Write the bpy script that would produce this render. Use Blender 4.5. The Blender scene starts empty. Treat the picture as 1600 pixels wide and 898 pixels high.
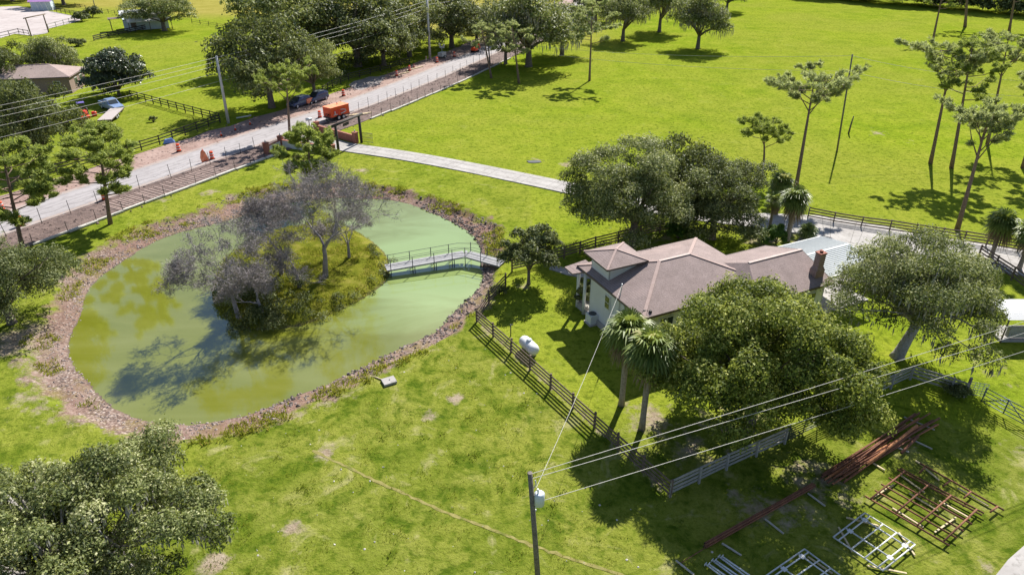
import bpy, math, random
import numpy as np
from mathutils import Vector, Matrix
R = math.radians
sc = bpy.context.scene
COL = sc.collection

# ------------------------------------------------------------------ camera
TILT, CAMH, FPX = R(29.0), 30.0, 1067.0          # drone height in metres, focal length in pixels of a 1600 px wide frame
cam = bpy.data.cameras.new('camera'); cam.sensor_width = 36.0; cam.lens = 36.0 * FPX / 1600.0
cam.clip_start = 0.5; cam.clip_end = 5000.0
camo = bpy.data.objects.new('camera', cam); COL.objects.link(camo)
camo.location = (0, 0, CAMH); camo.rotation_euler = (R(90) - TILT, 0, 0)
sc.camera = camo

# ------------------------------------------------------------------ sky, sun, exposure
SUN_AZ, SUN_EL = R(22.5), R(43.0)                 # azimuth measured from +Y towards +X
w = bpy.data.worlds.new('World'); sc.world = w; w.use_nodes = True
wn = w.node_tree.nodes; wl = w.node_tree.links; wn.clear()
wo = wn.new('ShaderNodeOutputWorld'); bg = wn.new('ShaderNodeBackground'); bg.inputs[1].default_value = 0.063
sky = wn.new('ShaderNodeTexSky'); sky.sky_type = 'NISHITA'; sky.sun_disc = False
sky.sun_elevation = SUN_EL; sky.sun_rotation = SUN_AZ; sky.air_density = 1.0; sky.dust_density = 0.25; sky.ozone_density = 3.0
tc = wn.new('ShaderNodeTexCoord'); sep = wn.new('ShaderNodeSeparateXYZ'); wl.new(tc.outputs['Generated'], sep.inputs[0])
mx = wn.new('ShaderNodeMath'); mx.operation = 'MAXIMUM'; wl.new(sep.outputs[2], mx.inputs[0]); mx.inputs[1].default_value = 0.06
dv = wn.new('ShaderNodeVectorMath'); dv.operation = 'DIVIDE'; wl.new(tc.outputs['Generated'], dv.inputs[0])
cmb = wn.new('ShaderNodeCombineXYZ')
for i in range(3): wl.new(mx.outputs[0], cmb.inputs[i])
wl.new(cmb.outputs[0], dv.inputs[1])
cn = wn.new('ShaderNodeTexNoise'); cn.inputs['Scale'].default_value = 0.75; cn.inputs['Detail'].default_value = 7; cn.inputs['Roughness'].default_value = 0.55
ofs = wn.new('ShaderNodeVectorMath'); ofs.operation = 'ADD'; ofs.inputs[1].default_value = (19.3, 26.2, 9.5); wl.new(dv.outputs[0], ofs.inputs[0]); wl.new(ofs.outputs[0], cn.inputs['Vector'])
cr = wn.new('ShaderNodeValToRGB'); cr.color_ramp.elements[0].position = 0.57; cr.color_ramp.elements[1].position = 0.70
wl.new(cn.outputs['Fac'], cr.inputs[0])
cm = wn.new('ShaderNodeMix'); cm.data_type = 'RGBA'; cm.inputs['B'].default_value = (12.0, 12.2, 12.6, 1)
wl.new(cr.outputs[0], cm.inputs['Factor']); wl.new(sky.outputs[0], cm.inputs['A']); wl.new(cm.outputs['Result'], bg.inputs[0]); wl.new(bg.outputs[0], wo.inputs[0])
sun = bpy.data.lights.new('sun', 'SUN'); sun.energy = 5.0; sun.angle = R(0.53); sun.color = (1.0, 0.955, 0.87)
suno = bpy.data.objects.new('sun', sun); COL.objects.link(suno)
sdir = Vector((math.sin(SUN_AZ) * math.cos(SUN_EL), math.cos(SUN_AZ) * math.cos(SUN_EL), math.sin(SUN_EL)))
suno.rotation_euler = (-sdir).to_track_quat('-Z', 'Y').to_euler(); suno.location = sdir * 200
vs = sc.view_settings; vs.view_transform = 'Standard'; vs.look = 'None'; vs.exposure = 0.95; vs.gamma = 1.0; vs.use_curve_mapping = False
sc.cycles.max_bounces = 6; sc.cycles.diffuse_bounces = 3; sc.cycles.glossy_bounces = 3; sc.cycles.transmission_bounces = 4; sc.cycles.transparent_max_bounces = 8

# ------------------------------------------------------------------ survey: photo pixel (1600 x 898) -> point in the place
CT, ST = math.cos(TILT), math.sin(TILT)
def at(px, py, z=0.0):
    a, b = (px - 800) / FPX, (449 - py) / FPX
    t = (z - CAMH) / (-ST + b * CT)
    return Vector((a * t, (CT + b * ST) * t, z))
def proj(X, Y, Z):
    Z -= CAMH; d = Y * CT - Z * ST
    return 800 + FPX * X / d, 449 - FPX * (Y * ST + Z * CT) / d
def at_y(px, py, Y):                              # where the sight line meets the upright plane at distance Y
    a, b = (px - 800) / FPX, (449 - py) / FPX
    t = Y / (CT + b * ST)
    return Vector((a * t, Y, CAMH + (-ST + b * CT) * t))
def depth(p): return p[1] * CT - (p[2] - CAMH) * ST
def mpp(p): return depth(p) / FPX                 # metres per photo pixel

# ------------------------------------------------------------------ helpers
def tag(o, label=None, cat=None, group=None, kind=None):
    if label: o['label'] = label
    if cat: o['category'] = cat
    if group: o['group'] = group
    if kind: o['kind'] = kind
    return o
def empty(name, loc=(0, 0, 0), rz=0.0, label=None, cat=None, group=None):
    o = bpy.data.objects.new(name, None); COL.objects.link(o); o.location = loc; o.rotation_euler = (0, 0, rz); o.empty_display_size = 0.3
    return tag(o, label, cat, group)
def link(name, me, mat=None, parent=None, loc=None, rz=None, scale=None):
    o = bpy.data.objects.new(name, me); COL.objects.link(o)
    if mat is not None and len(me.materials) == 0: me.materials.append(mat)
    if parent is not None: o.parent = parent
    if loc is not None: o.location = loc
    if rz is not None: o.rotation_euler = (0, 0, rz)
    if scale is not None: o.scale = scale
    return o
def fastmesh(name, V, F, attrs=None, smooth=False):
    V = np.asarray(V, np.float32); F = np.asarray(F, np.int32); k = F.shape[1]
    me = bpy.data.meshes.new(name); me.vertices.add(len(V)); me.vertices.foreach_set('co', V.ravel())
    me.loops.add(F.size); me.loops.foreach_set('vertex_index', F.ravel())
    me.polygons.add(len(F)); me.polygons.foreach_set('loop_start', np.arange(0, F.size, k, dtype=np.int32))
    try: me.polygons.foreach_set('loop_total', np.full(len(F), k, np.int32))
    except Exception: pass
    if smooth: me.polygons.foreach_set('use_smooth', np.ones(len(F), bool))
    for nm, (dom, arr) in (attrs or {}).items():
        a = me.attributes.new(nm, 'FLOAT', dom); a.data.foreach_set('value', np.asarray(arr, np.float32))
    me.update(calc_edges=True); me.validate()
    return me
class MB:
    def __init__(s): s.v = []; s.f = []; s.sm = []
    def face(s, pts): n = len(s.v); s.v += [tuple(p) for p in pts]; s.f.append(tuple(range(n, n + len(pts)))); s.sm.append(False); return s
    def mesh(s, vs_, fs, sm=False):
        n = len(s.v); s.v += [tuple(p) for p in vs_]; s.f += [tuple(i + n for i in f) for f in fs]; s.sm += [sm] * len(fs); return s
    def box(s, c, d, rz=0.0, tilt=None):
        c = Vector(c); hx, hy, hz = d[0] / 2, d[1] / 2, d[2] / 2
        m = Matrix.Rotation(rz, 3, 'Z')
        if tilt is not None: m = m @ tilt
        vv = [c + m @ Vector((x, y, z)) for z in (-hz, hz) for x, y in ((-hx, -hy), (hx, -hy), (hx, hy), (-hx, hy))]
        return s.mesh(vv, [(3, 2, 1, 0), (4, 5, 6, 7), (0, 1, 5, 4), (1, 2, 6, 5), (2, 3, 7, 6), (3, 0, 4, 7)])
    def bar(s, a, b, wd, ht, up=(0, 0, 1)):
        a, b = Vector(a), Vector(b); d = (b - a).normalized(); sd = d.cross(Vector(up))
        if sd.length < 1e-4: sd = Vector((1, 0, 0))
        sd.normalize(); u = sd.cross(d); vv = []
        for p in (a, b):
            for x, y in ((-1, -1), (1, -1), (1, 1), (-1, 1)): vv.append(p + sd * (x * wd / 2) + u * (y * ht / 2))
        return s.mesh(vv, [(3, 2, 1, 0), (4, 5, 6, 7), (0, 1, 5, 4), (1, 2, 6, 5), (2, 3, 7, 6), (3, 0, 4, 7)])
    def tube(s, pts, rad, n=8, cap=True, smooth=True):
        pts = [Vector(p) for p in pts]; m = len(pts)
        if not hasattr(rad, '__len__'): rad = [rad] * m
        base = len(s.v); ref = None
        for i, p in enumerate(pts):
            d = (pts[min(i + 1, m - 1)] - pts[max(i - 1, 0)])
            d = d.normalized() if d.length > 1e-9 else Vector((0, 0, 1))
            if ref is None: ref = Vector((1, 0, 0)) if abs(d.x) < .8 else Vector((0, 1, 0))
            a = d.cross(ref); a.normalize(); b = d.cross(a); ref = -b if False else ref
            for k in range(n):
                t = 2 * math.pi * k / n; s.v.append(tuple(p + (a * math.cos(t) + b * math.sin(t)) * rad[i]))
        for i in range(m - 1):
            for k in range(n):
                a0 = base + i * n + k; b0 = base + i * n + (k + 1) % n
                s.f.append((a0, b0, b0 + n, a0 + n)); s.sm.append(smooth)
        if cap:
            s.f.append(tuple(base + k for k in range(n))[::-1]); s.f.append(tuple(base + (m - 1) * n + k for k in range(n))); s.sm += [False, False]
        return s
    def prism(s, poly, z0, z1):
        n = len(poly); vv = [(p[0], p[1], z0) for p in poly] + [(p[0], p[1], z1) for p in poly]
        fs = [tuple(range(n, 2 * n)), tuple(range(n))[::-1]] + [(i, (i + 1) % n, n + (i + 1) % n, n + i) for i in range(n)]
        return s.mesh(vv, fs)
    def data(s, name):
        me = bpy.data.meshes.new(name); me.from_pydata(s.v, [], s.f); me.polygons.foreach_set('use_smooth', s.sm); me.update(); return me
    def build(s, name, mat, parent=None, origin=None, **k):
        if origin is not None: o = Vector(origin); s.v = [tuple(Vector(p) - o) for p in s.v]
        me = s.data(name)
        return link(name, me, mat, parent, **k)
def catenary(a, b, sag, n=14):
    a, b = Vector(a), Vector(b); out = []
    for i in range(n + 1):
        t = i / n; p = a.lerp(b, t); p.z -= sag * 4 * t * (1 - t); out.append(p)
    return out

# ------------------------------------------------------------------ materials
def new_mat(name):
    m = bpy.data.materials.new(name); m.use_nodes = True; nt = m.node_tree; nt.nodes.clear()
    out = nt.nodes.new('ShaderNodeOutputMaterial'); return m, nt, nt.nodes, nt.links, out
def nz(nt, vec, scale, detail=4, rough=.55, dist=0.0):
    n = nt.nodes.new('ShaderNodeTexNoise'); n.inputs['Scale'].default_value = scale; n.inputs['Detail'].default_value = detail
    n.inputs['Roughness'].default_value = rough; n.inputs['Distortion'].default_value = dist
    if vec is not None: nt.links.new(vec, n.inputs['Vector'])
    return n.outputs['Fac']
def ramp(nt, fac, stops, interp='LINEAR'):
    r = nt.nodes.new('ShaderNodeValToRGB'); r.color_ramp.interpolation = interp; e = r.color_ramp.elements
    while len(e) < len(stops): e.new(0.5)
    for k, (p, c) in enumerate(stops):
        e[k].position = p; e[k].color = (c, c, c, 1) if not hasattr(c, '__len__') else (*c, 1)
    nt.links.new(fac, r.inputs[0]); return r.outputs[0]
def mixc(nt, fac, a, b, mode='MIX'):
    m = nt.nodes.new('ShaderNodeMix'); m.data_type = 'RGBA'; m.blend_type = mode
    for key, v in (('Factor', fac), ('A', a), ('B', b)):
        if hasattr(v, 'is_linked') or isinstance(v, bpy.types.NodeSocket): nt.links.new(v, m.inputs[key])
        elif key == 'Factor': m.inputs[key].default_value = v
        else: m.inputs[key].default_value = (*v, 1)
    return m.outputs['Result']
def mth(nt, op, a, b=0.0, clamp=False):
    m = nt.nodes.new('ShaderNodeMath'); m.operation = op; m.use_clamp = clamp
    for i, v in enumerate((a, b)):
        if isinstance(v, bpy.types.NodeSocket): nt.links.new(v, m.inputs[i])
        else: m.inputs[i].default_value = v
    return m.outputs[0]
def attr(nt, name):
    a = nt.nodes.new('ShaderNodeAttribute'); a.attribute_name = name; return a.outputs['Fac']
def coords(nt, kind='Object'):
    return nt.nodes.new('ShaderNodeTexCoord').outputs[kind]
def bump(nt, h, strength=.3, dist=.05):
    b = nt.nodes.new('ShaderNodeBump'); b.inputs['Strength'].default_value = strength; b.inputs['Distance'].default_value = dist
    nt.links.new(h, b.inputs['Height']); return b.outputs[0]
def principled(nt, out, col, rough=.6, metal=0.0, spec=.4, normal=None):
    p = nt.nodes.new('ShaderNodeBsdfPrincipled')
    if isinstance(col, bpy.types.NodeSocket): nt.links.new(col, p.inputs['Base Color'])
    else: p.inputs['Base Color'].default_value = (*col, 1)
    if isinstance(rough, bpy.types.NodeSocket): nt.links.new(rough, p.inputs['Roughness'])
    else: p.inputs['Roughness'].default_value = rough
    p.inputs['Metallic'].default_value = metal; p.inputs['Specular IOR Level'].default_value = spec
    if normal is not None: nt.links.new(normal, p.inputs['Normal'])
    nt.links.new(p.outputs[0], out.inputs[0]); return p
def mat_mottled(name, c1, c2, scale=3.0, rough=.65, metal=0.0, bs=.25, bd=.02, c3=None, spec=.4, s3=14.0):
    m, nt, N, L, out = new_mat(name); v = coords(nt)
    c = ramp(nt, nz(nt, v, scale, 6, .62), [(.32, c1), (.68, c2)])
    if c3 is not None: c = mixc(nt, ramp(nt, nz(nt, v, s3, 5, .7), [(.52, 0.0), (.66, 1.0)]), c, c3)
    principled(nt, out, c, rough, metal, spec, bump(nt, nz(nt, v, scale * 6, 4), bs, bd)); return m
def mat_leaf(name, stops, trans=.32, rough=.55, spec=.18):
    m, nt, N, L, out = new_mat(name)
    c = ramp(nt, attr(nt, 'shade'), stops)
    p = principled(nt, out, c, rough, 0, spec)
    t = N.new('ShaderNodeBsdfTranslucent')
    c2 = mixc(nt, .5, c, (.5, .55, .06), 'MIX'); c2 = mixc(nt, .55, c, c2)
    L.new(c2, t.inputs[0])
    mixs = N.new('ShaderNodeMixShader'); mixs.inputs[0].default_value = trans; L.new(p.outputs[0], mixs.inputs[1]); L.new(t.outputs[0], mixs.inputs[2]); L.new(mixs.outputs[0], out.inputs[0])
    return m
M = {}
M['bark'] = mat_mottled('bark', (.10, .075, .06), (.20, .165, .14), 6, .9, bs=.6, bd=.05)
M['bark_grey'] = mat_mottled('bark_grey', (.22, .20, .19), (.42, .39, .38), 7, .9, bs=.5, bd=.04)
M['bark_pine'] = mat_mottled('bark_pine', (.13, .085, .07), (.25, .17, .135), 5, .9, bs=.6, bd=.05)
M['bark_palm'] = mat_mottled('bark_palm', (.20, .165, .13), (.36, .31, .25), 9, .9, bs=.6, bd=.04)
M['dead_twig'] = mat_mottled('dead_twig', (.19, .165, .172), (.32, .285, .295), 2, .9, bs=.1)
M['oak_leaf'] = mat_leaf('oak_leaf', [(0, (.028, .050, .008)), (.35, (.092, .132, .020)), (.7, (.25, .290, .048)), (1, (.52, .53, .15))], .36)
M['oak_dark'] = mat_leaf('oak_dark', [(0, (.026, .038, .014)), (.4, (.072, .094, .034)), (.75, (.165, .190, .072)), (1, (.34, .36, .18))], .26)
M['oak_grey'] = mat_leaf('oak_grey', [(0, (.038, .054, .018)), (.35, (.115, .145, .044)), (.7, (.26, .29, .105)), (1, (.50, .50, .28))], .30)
M['magnolia_leaf'] = mat_leaf('magnolia_leaf', [(0, (.016, .030, .014)), (.6, (.040, .066, .028)), (1, (.13, .16, .10))], .10, .42, .5)
M['pine_leaf'] = mat_leaf('pine_leaf', [(0, (.11, .155, .024)), (.5, (.27, .335, .075)), (1, (.48, .53, .18))], .45)
M['pine_grey'] = mat_leaf('pine_grey', [(0, (.17, .20, .070)), (.5, (.38, .42, .185)), (1, (.60, .63, .36))], .45)
M['palm_leaf'] = mat_leaf('palm_leaf', [(0, (.040, .075, .014)), (.4, (.120, .175, .035)), (.85, (.28, .33, .085)), (1, (.46, .42, .18))], .32, .45, .35)
M['dead_frond'] = mat_leaf('dead_frond', [(0, (.16, .11, .06)), (1, (.33, .25, .15))], .1, .8)
M['moss'] = mat_leaf('moss', [(0, (.16, .155, .14)), (1, (.34, .33, .30))], .2, .9, .1)
M['shrub_leaf'] = mat_leaf('shrub_leaf', [(0, (.03, .07, .012)), (.6, (.065, .15, .02)), (1, (.13, .24, .04))], .25)
M['fence_brown'] = mat_mottled('fence_brown', (.095, .065, .05), (.17, .12, .095), 4, .8, c3=(.24, .19, .16), bs=.3)
M['fence_black'] = mat_mottled('fence_black', (.03, .026, .024), (.065, .055, .05), 4, .8, bs=.3)
M['fence_grey'] = mat_mottled('fence_grey', (.25, .24, .23), (.38, .36, .34), 4, .85, c3=(.18, .16, .15), bs=.3)
M['steel_dark'] = mat_mottled('steel_dark', (.05, .055, .06), (.10, .105, .11), 5, .5, .4)
M['steel_blue'] = mat_mottled('steel_blue', (.03, .06, .14), (.06, .10, .22), 5, .45, .2)
M['galv'] = mat_mottled('galv', (.48, .50, .52), (.62, .64, .66), 3, .45, .3)
M['white_paint'] = mat_mottled('white_paint', (.56, .57, .575), (.66, .665, .66), 2, .5, c3=(.46, .45, .42), s3=9)
M['rust'] = mat_mottled('rust', (.13, .052, .030), (.27, .115, .062), 2.2, .9, c3=(.075, .040, .032), bs=.4)
M['rust_orange'] = mat_mottled('rust_orange', (.34, .13, .05), (.50, .22, .10), 3, .85, c3=(.22, .08, .04), bs=.4)
M['lumber'] = mat_mottled('lumber', (.48, .38, .22), (.62, .52, .34), 4, .8)
M['lumber_grey'] = mat_mottled('lumber_grey', (.32, .30, .26), (.46, .43, .38), 4, .85)
M['concrete'] = mat_mottled('concrete', (.30, .28, .27), (.40, .38, .365), .35, .9, c3=(.24, .225, .21), s3=1.6, bs=.15)
M['asphalt'] = mat_mottled('asphalt', (.285, .262, .268), (.345, .322, .33), .12, .9, c3=(.245, .225, .23), s3=.9, bs=.15)
M['red_dirt'] = mat_mottled('red_dirt', (.235, .150, .125), (.345, .245, .215), .35, .95, c3=(.175, .11, .09), s3=1.5, bs=.8, bd=.15)
M['brown_dirt'] = mat_mottled('brown_dirt', (.098, .066, .058), (.185, .130, .115), .5, .95, c3=(.062, .042, .038), s3=1.6, bs=.9, bd=.15)
M['sand'] = mat_mottled('sand', (.36, .31, .30), (.44, .395, .385), .08, .95, c3=(.29, .25, .24), s3=.3)
M['rock'] = mat_mottled('rock', (.15, .112, .10), (.29, .235, .215), .9, .9, c3=(.40, .345, .32), s3=1.7)
M['brick'] = mat_mottled('brick', (.20, .06, .04), (.33, .12, .08), 6, .85, c3=(.42, .25, .2), s3=20)
M['orange'] = mat_mottled('orange', (.72, .065, .016), (.82, .11, .03), 2, .45)
M['orange_light'] = mat_mottled('orange_light', (.80, .22, .10), (.88, .32, .18), 2, .5)
M['red'] = mat_mottled('red', (.55, .03, .02), (.68, .06, .03), 2, .4)
M['rubber'] = mat_mottled('rubber', (.015, .015, .016), (.03, .03, .03), 5, .8)
M['truck_blue'] = mat_mottled('truck_blue', (.22, .31, .52), (.28, .37, .58), 1, .25, .2)
M['car_dark'] = mat_mottled('car_dark', (.06, .07, .13), (.09, .10, .17), 1, .2, .3)
M['purple'] = mat_mottled('purple', (.36, .18, .42), (.46, .25, .52), 1, .6)
M['barn_wall'] = mat_mottled('barn_wall', (.45, .52, .60), (.55, .60, .66), 1, .7)
M['deck'] = mat_mottled('deck', (.22, .22, .235), (.30, .30, .31), 2.5, .8, c3=(.17, .165, .17))
M['pole_wood'] = mat_mottled('pole_wood', (.10, .085, .075), (.19, .165, .145), 5, .9, c3=(.26, .23, .2), bs=.4)
M['pole_pale'] = mat_mottled('pole_pale', (.50, .47, .46), (.64, .61, .60), 3, .8)
M['wire'] = mat_mottled('wire', (.36, .35, .33), (.46, .45, .42), 2, .5, .2)
M['tank'] = mat_mottled('tank', (.62, .63, .65), (.70, .70, .71), 1.2, .35)
M['transformer'] = mat_mottled('transformer', (.50, .55, .62), (.60, .65, .70), 2, .4)
M['cloth_blue'] = mat_mottled('cloth_blue', (.14, .24, .55), (.24, .36, .68), 3, .6)

def mat_glass(name, c=(.03, .04, .05)):
    m, nt, N, L, out = new_mat(name); principled(nt, out, c, .06, 0, .8); return m
M['glass'] = mat_glass('glass')
def mat_shingle(name, c1, c2, c3):
    m, nt, N, L, out = new_mat(name); v = coords(nt); s = N.new('ShaderNodeSeparateXYZ'); L.new(v, s.inputs[0])
    course = mth(nt, 'FRACT', mth(nt, 'MULTIPLY', s.outputs[2], 17.0))
    c = ramp(nt, nz(nt, v, 1.1, 6, .65), [(.3, c1), (.7, c2)])
    c = mixc(nt, ramp(nt, nz(nt, v, 9, 3, .7), [(.45, 0.0), (.62, .6)]), c, c3)
    c = mixc(nt, ramp(nt, nz(nt, v, .45, 4, .6), [(.50, 0.0), (.70, .5)]), c, (c2[0] * 1.15, c2[1] * 1.12, c2[2] * 1.1))
    c = mixc(nt, ramp(nt, course, [(.0, .75), (.30, 0.0)]), c, (c1[0] * .6, c1[1] * .6, c1[2] * .6))
    principled(nt, out, c, .9, 0, .25, bump(nt, mth(nt, 'ADD', course, nz(nt, v, 14, 3)), .5, .02)); return m
M['shingle'] = mat_shingle('shingle', (.225, .175, .165), (.315, .248, .238), (.165, .125, .12))
M['ridge_cap'] = mat_mottled('ridge_cap', (.40, .32, .29), (.50, .41, .38), 3, .9)
M['ridge_dark'] = mat_mottled('ridge_dark', (.30, .22, .20), (.36, .27, .25), 3, .9)
M['fascia'] = mat_mottled('fascia', (.09, .065, .055), (.14, .10, .09), 3, .7)
M['dirt_pile'] = M['brown_dirt']
def mat_siding(name, c1, c2, pitch):
    m, nt, N, L, out = new_mat(name); v = coords(nt); s = N.new('ShaderNodeSeparateXYZ'); L.new(v, s.inputs[0])
    g = mth(nt, 'FRACT', mth(nt, 'MULTIPLY', mth(nt, 'ADD', s.outputs[0], s.outputs[1]), pitch))
    h = ramp(nt, g, [(0, 0.0), (.08, 1.0)])
    c = ramp(nt, nz(nt, v, .8, 5), [(.3, c1), (.7, c2)])
    principled(nt, out, c, .6, 0, .35, bump(nt, h, .7, .03)); return m
M['siding'] = mat_siding('siding', (.58, .58, .57), (.66, .66, .65), 2.4)

def mat_ground():
    m, nt, N, L, out = new_mat('grass_ground'); v = coords(nt)
    big = nz(nt, v, .035, 5, .6, .6); mid = nz(nt, v, .22, 6, .65, .4); fine = nz(nt, v, 1.6, 7, .72); vfine = nz(nt, v, 7.0, 4, .75)
    zone = attr(nt, 'zone')
    lush = ramp(nt, mid, [(.30, (.138, .212, .012)), (.50, (.215, .282, .018)), (.70, (.285, .322, .030))])
    past = ramp(nt, mid, [(.28, (.082, .128, .014)), (.43, (.140, .178, .024)), (.60, (.200, .220, .044)), (.76, (.29, .275, .11))])
    c = mixc(nt, zone, past, lush)
    c = mixc(nt, ramp(nt, big, [(.36, 0.0), (.64, .65)]), c, (.255, .265, .042))
    c = mixc(nt, mth(nt, 'MULTIPLY', ramp(nt, fine, [(.38, .95), (.50, 0.0)]), .8), c, (.082, .122, .010))
    c = mixc(nt, ramp(nt, fine, [(.58, 0.0), (.76, .5)]), c, (.30, .30, .09))
    c = mixc(nt, ramp(nt, vfine, [(.36, .55), (.55, 0.0)]), c, (.100, .125, .012))
    pat = nz(nt, v, .42, 6, .65, .8); rough_ = mth(nt, 'SUBTRACT', 1.0, zone)
    c = mixc(nt, mth(nt, 'MULTIPLY', ramp(nt, pat, [(.49, 0.0), (.60, .85)]), rough_), c, mixc(nt, ramp(nt, fine, [(.42, 0.0), (.58, 1.0)]), (.050, .090, .007), (.112, .150, .014)))
    c = mixc(nt, mth(nt, 'MULTIPLY', ramp(nt, pat, [(.30, .8), (.42, .0)]), rough_), c, (.32, .30, .13))
    tuft_shade = nz(nt, v, .9, 3, .5); c = mixc(nt, mth(nt, 'MULTIPLY', ramp(nt, tuft_shade, [(.66, 0.0), (.72, .8)]), zone), c, (.095, .140, .008))  # dark spots paint grass tufts and the shade they cast into the field colour
    # dry straw field, beyond the far fences
    c = mixc(nt, mth(nt, 'MULTIPLY', attr(nt, 'straw'), .8), c, ramp(nt, mid, [(.3, (.24, .20, .045)), (.7, (.32, .27, .08))]))
    # bare sandy scuffs
    dirtn = mth(nt, 'ADD', attr(nt, 'dirt'), mth(nt, 'MULTIPLY', mth(nt, 'SUBTRACT', nz(nt, v, .9, 7, .7), .5), 2.0))
    c = mixc(nt, ramp(nt, dirtn, [(.42, 0.0), (.80, .9)]), c, ramp(nt, fine, [(.3, (.24, .175, .125)), (.7, (.40, .33, .27))]))
    # pond bank: stony pinkish mud between the waterline (0) and the lip of the lawn (1)
    bank = attr(nt, 'bank'); bn = mth(nt, 'ADD', bank, mth(nt, 'MULTIPLY', mth(nt, 'SUBTRACT', nz(nt, v, .38, 7, .72), .5), 2.4))
    mud = ramp(nt, nz(nt, v, 2.6, 6, .75), [(.30, (.085, .056, .045)), (.46, (.225, .155, .128)), (.66, (.38, .305, .265))])
    vo = N.new('ShaderNodeTexVoronoi'); vo.inputs['Scale'].default_value = 5.5; L.new(v, vo.inputs['Vector'])
    sv = N.new('ShaderNodeSeparateColor'); L.new(vo.outputs['Color'], sv.inputs[0])
    peb = ramp(nt, sv.outputs[0], [(0, (.13, .09, .072)), (.5, (.31, .235, .20)), (1, (.54, .46, .405))])
    peb = mixc(nt, ramp(nt, vo.outputs['Distance'], [(.35, 0.0), (.62, .85)]), peb, (.07, .05, .045))
    mud = mixc(nt, ramp(nt, nz(nt, v, .35, 5, .6), [(.40, .75), (.60, .05)]), mud, peb)
    mud = mixc(nt, ramp(nt, nz(nt, v, .10, 4, .6), [(.40, 0.0), (.60, .75)]), mud, ramp(nt, nz(nt, v, 2.2, 6, .75), [(.32, (.085, .050, .040)), (.50, (.215, .130, .105)), (.70, (.31, .215, .18))]))
    mud = mixc(nt, ramp(nt, nz(nt, v, .5, 5, .6), [(.52, 0.0), (.68, .55)]), mud, (.19, .16, .03))
    c = mixc(nt, ramp(nt, bn, [(.70, 1.0), (1.02, 0.0)]), c, mud)
    c = mixc(nt, ramp(nt, bank, [(.0, 1.0), (.07, 0.0)]), c, (.10, .085, .06))
    # island turf
    isl = attr(nt, 'island')
    ic = ramp(nt, nz(nt, v, .7, 6, .7), [(.3, (.07, .09, .01)), (.5, (.14, .15, .018)), (.7, (.23, .20, .05))])
    c = mixc(nt, isl, c, ic)
    h = mth(nt, 'ADD', mth(nt, 'MULTIPLY', fine, 1.0), mth(nt, 'MULTIPLY', vfine, .5))
    principled(nt, out, c, 1.0, 0, 0.0, bump(nt, h, .8, .18)); return m
M['ground'] = mat_ground()
def mat_water():
    m, nt, N, L, out = new_mat('pond_water'); v = coords(nt)
    mp = N.new('ShaderNodeMapping'); mp.inputs['Scale'].default_value = (.5, 1.6, 1); mp.inputs['Rotation'].default_value = (0, 0, R(-28)); L.new(v, mp.inputs[0])
    a = nz(nt, mp.outputs[0], .12, 6, .6, 1.2)
    c = ramp(nt, a, [(.30, (.130, .145, .012)), (.50, (.155, .168, .024)), (.72, (.185, .198, .046))])
    alg = mth(nt, 'ADD', attr(nt, 'algae'), mth(nt, 'MULTIPLY', mth(nt, 'SUBTRACT', a, .5), 1.0))
    c = mixc(nt, ramp(nt, alg, [(.3, 0.0), (.85, .85)]), c, (.25, .335, .12))
    b = bump(nt, nz(nt, v, 1.1, 3, .5), .05, .05)
    p = principled(nt, out, c, .07, 0, .5, b); p.inputs['IOR'].default_value = 2.15; return m
M['water'] = mat_water()

# ================================================================== the ground, pond and roads
rng = np.random.default_rng(7); random.seed(7)
WATER_Z = -0.7
shore_px = [(575,311),(610,312),(650,322),(690,340),(725,357),(746,376),(752,395),(752,418),(757,438),(745,455),(716,480),(694,504),(680,520),(650,532),(600,556),(570,572),(520,595),(470,615),(430,632),(395,645),(350,656),(300,662),(260,662),(220,655),(180,638),(155,615),(135,590),(115,570),(107,540),(115,515),(130,490),(133,465),(146,443),(175,420),(215,394),(250,374),(290,360),(340,350),(390,336),(430,322),(480,313),(530,309)]
lip_px = [(572,284),(620,290),(660,303),(706,316),(745,333),(786,346),(790,372),(780,412),(776,446),(760,470),(742,496),(716,520),(690,534),(655,552),(610,574),(580,592),(530,612),(480,634),(446,652),(408,668),(350,684),(300,691),(255,694),(208,692),(150,672),(98,652),(46,616),(24,580),(32,545),(58,508),(70,474),(80,442),(95,420),(124,398),(174,372),(218,350),(270,336),(318,322),(352,302),(415,290),(470,283),(525,281)]
isl_px = [(610,420),(606,436),(590,452),(560,470),(520,490),(480,506),(440,514),(400,516),(368,508),(346,492),(332,470),(332,442),(346,412),(380,386),(430,362),(480,350),(530,350),(566,366),(592,386),(606,402)]
shore = np.array([at(x, y, WATER_Z)[:2] for x, y in shore_px]); lip = np.array([at(x, y, 0)[:2] for x, y in lip_px]); isl = np.array([at(x, y, WATER_Z)[:2] for x, y in isl_px])
def smooth_poly(p, it=2):
    for _ in range(it):
        q = np.roll(p, -1, 0); p = np.stack([p * .75 + q * .25, p * .25 + q * .75], 1).reshape(-1, 2)
    return p
shore, lip, isl = smooth_poly(shore), smooth_poly(lip), smooth_poly(isl)
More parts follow.
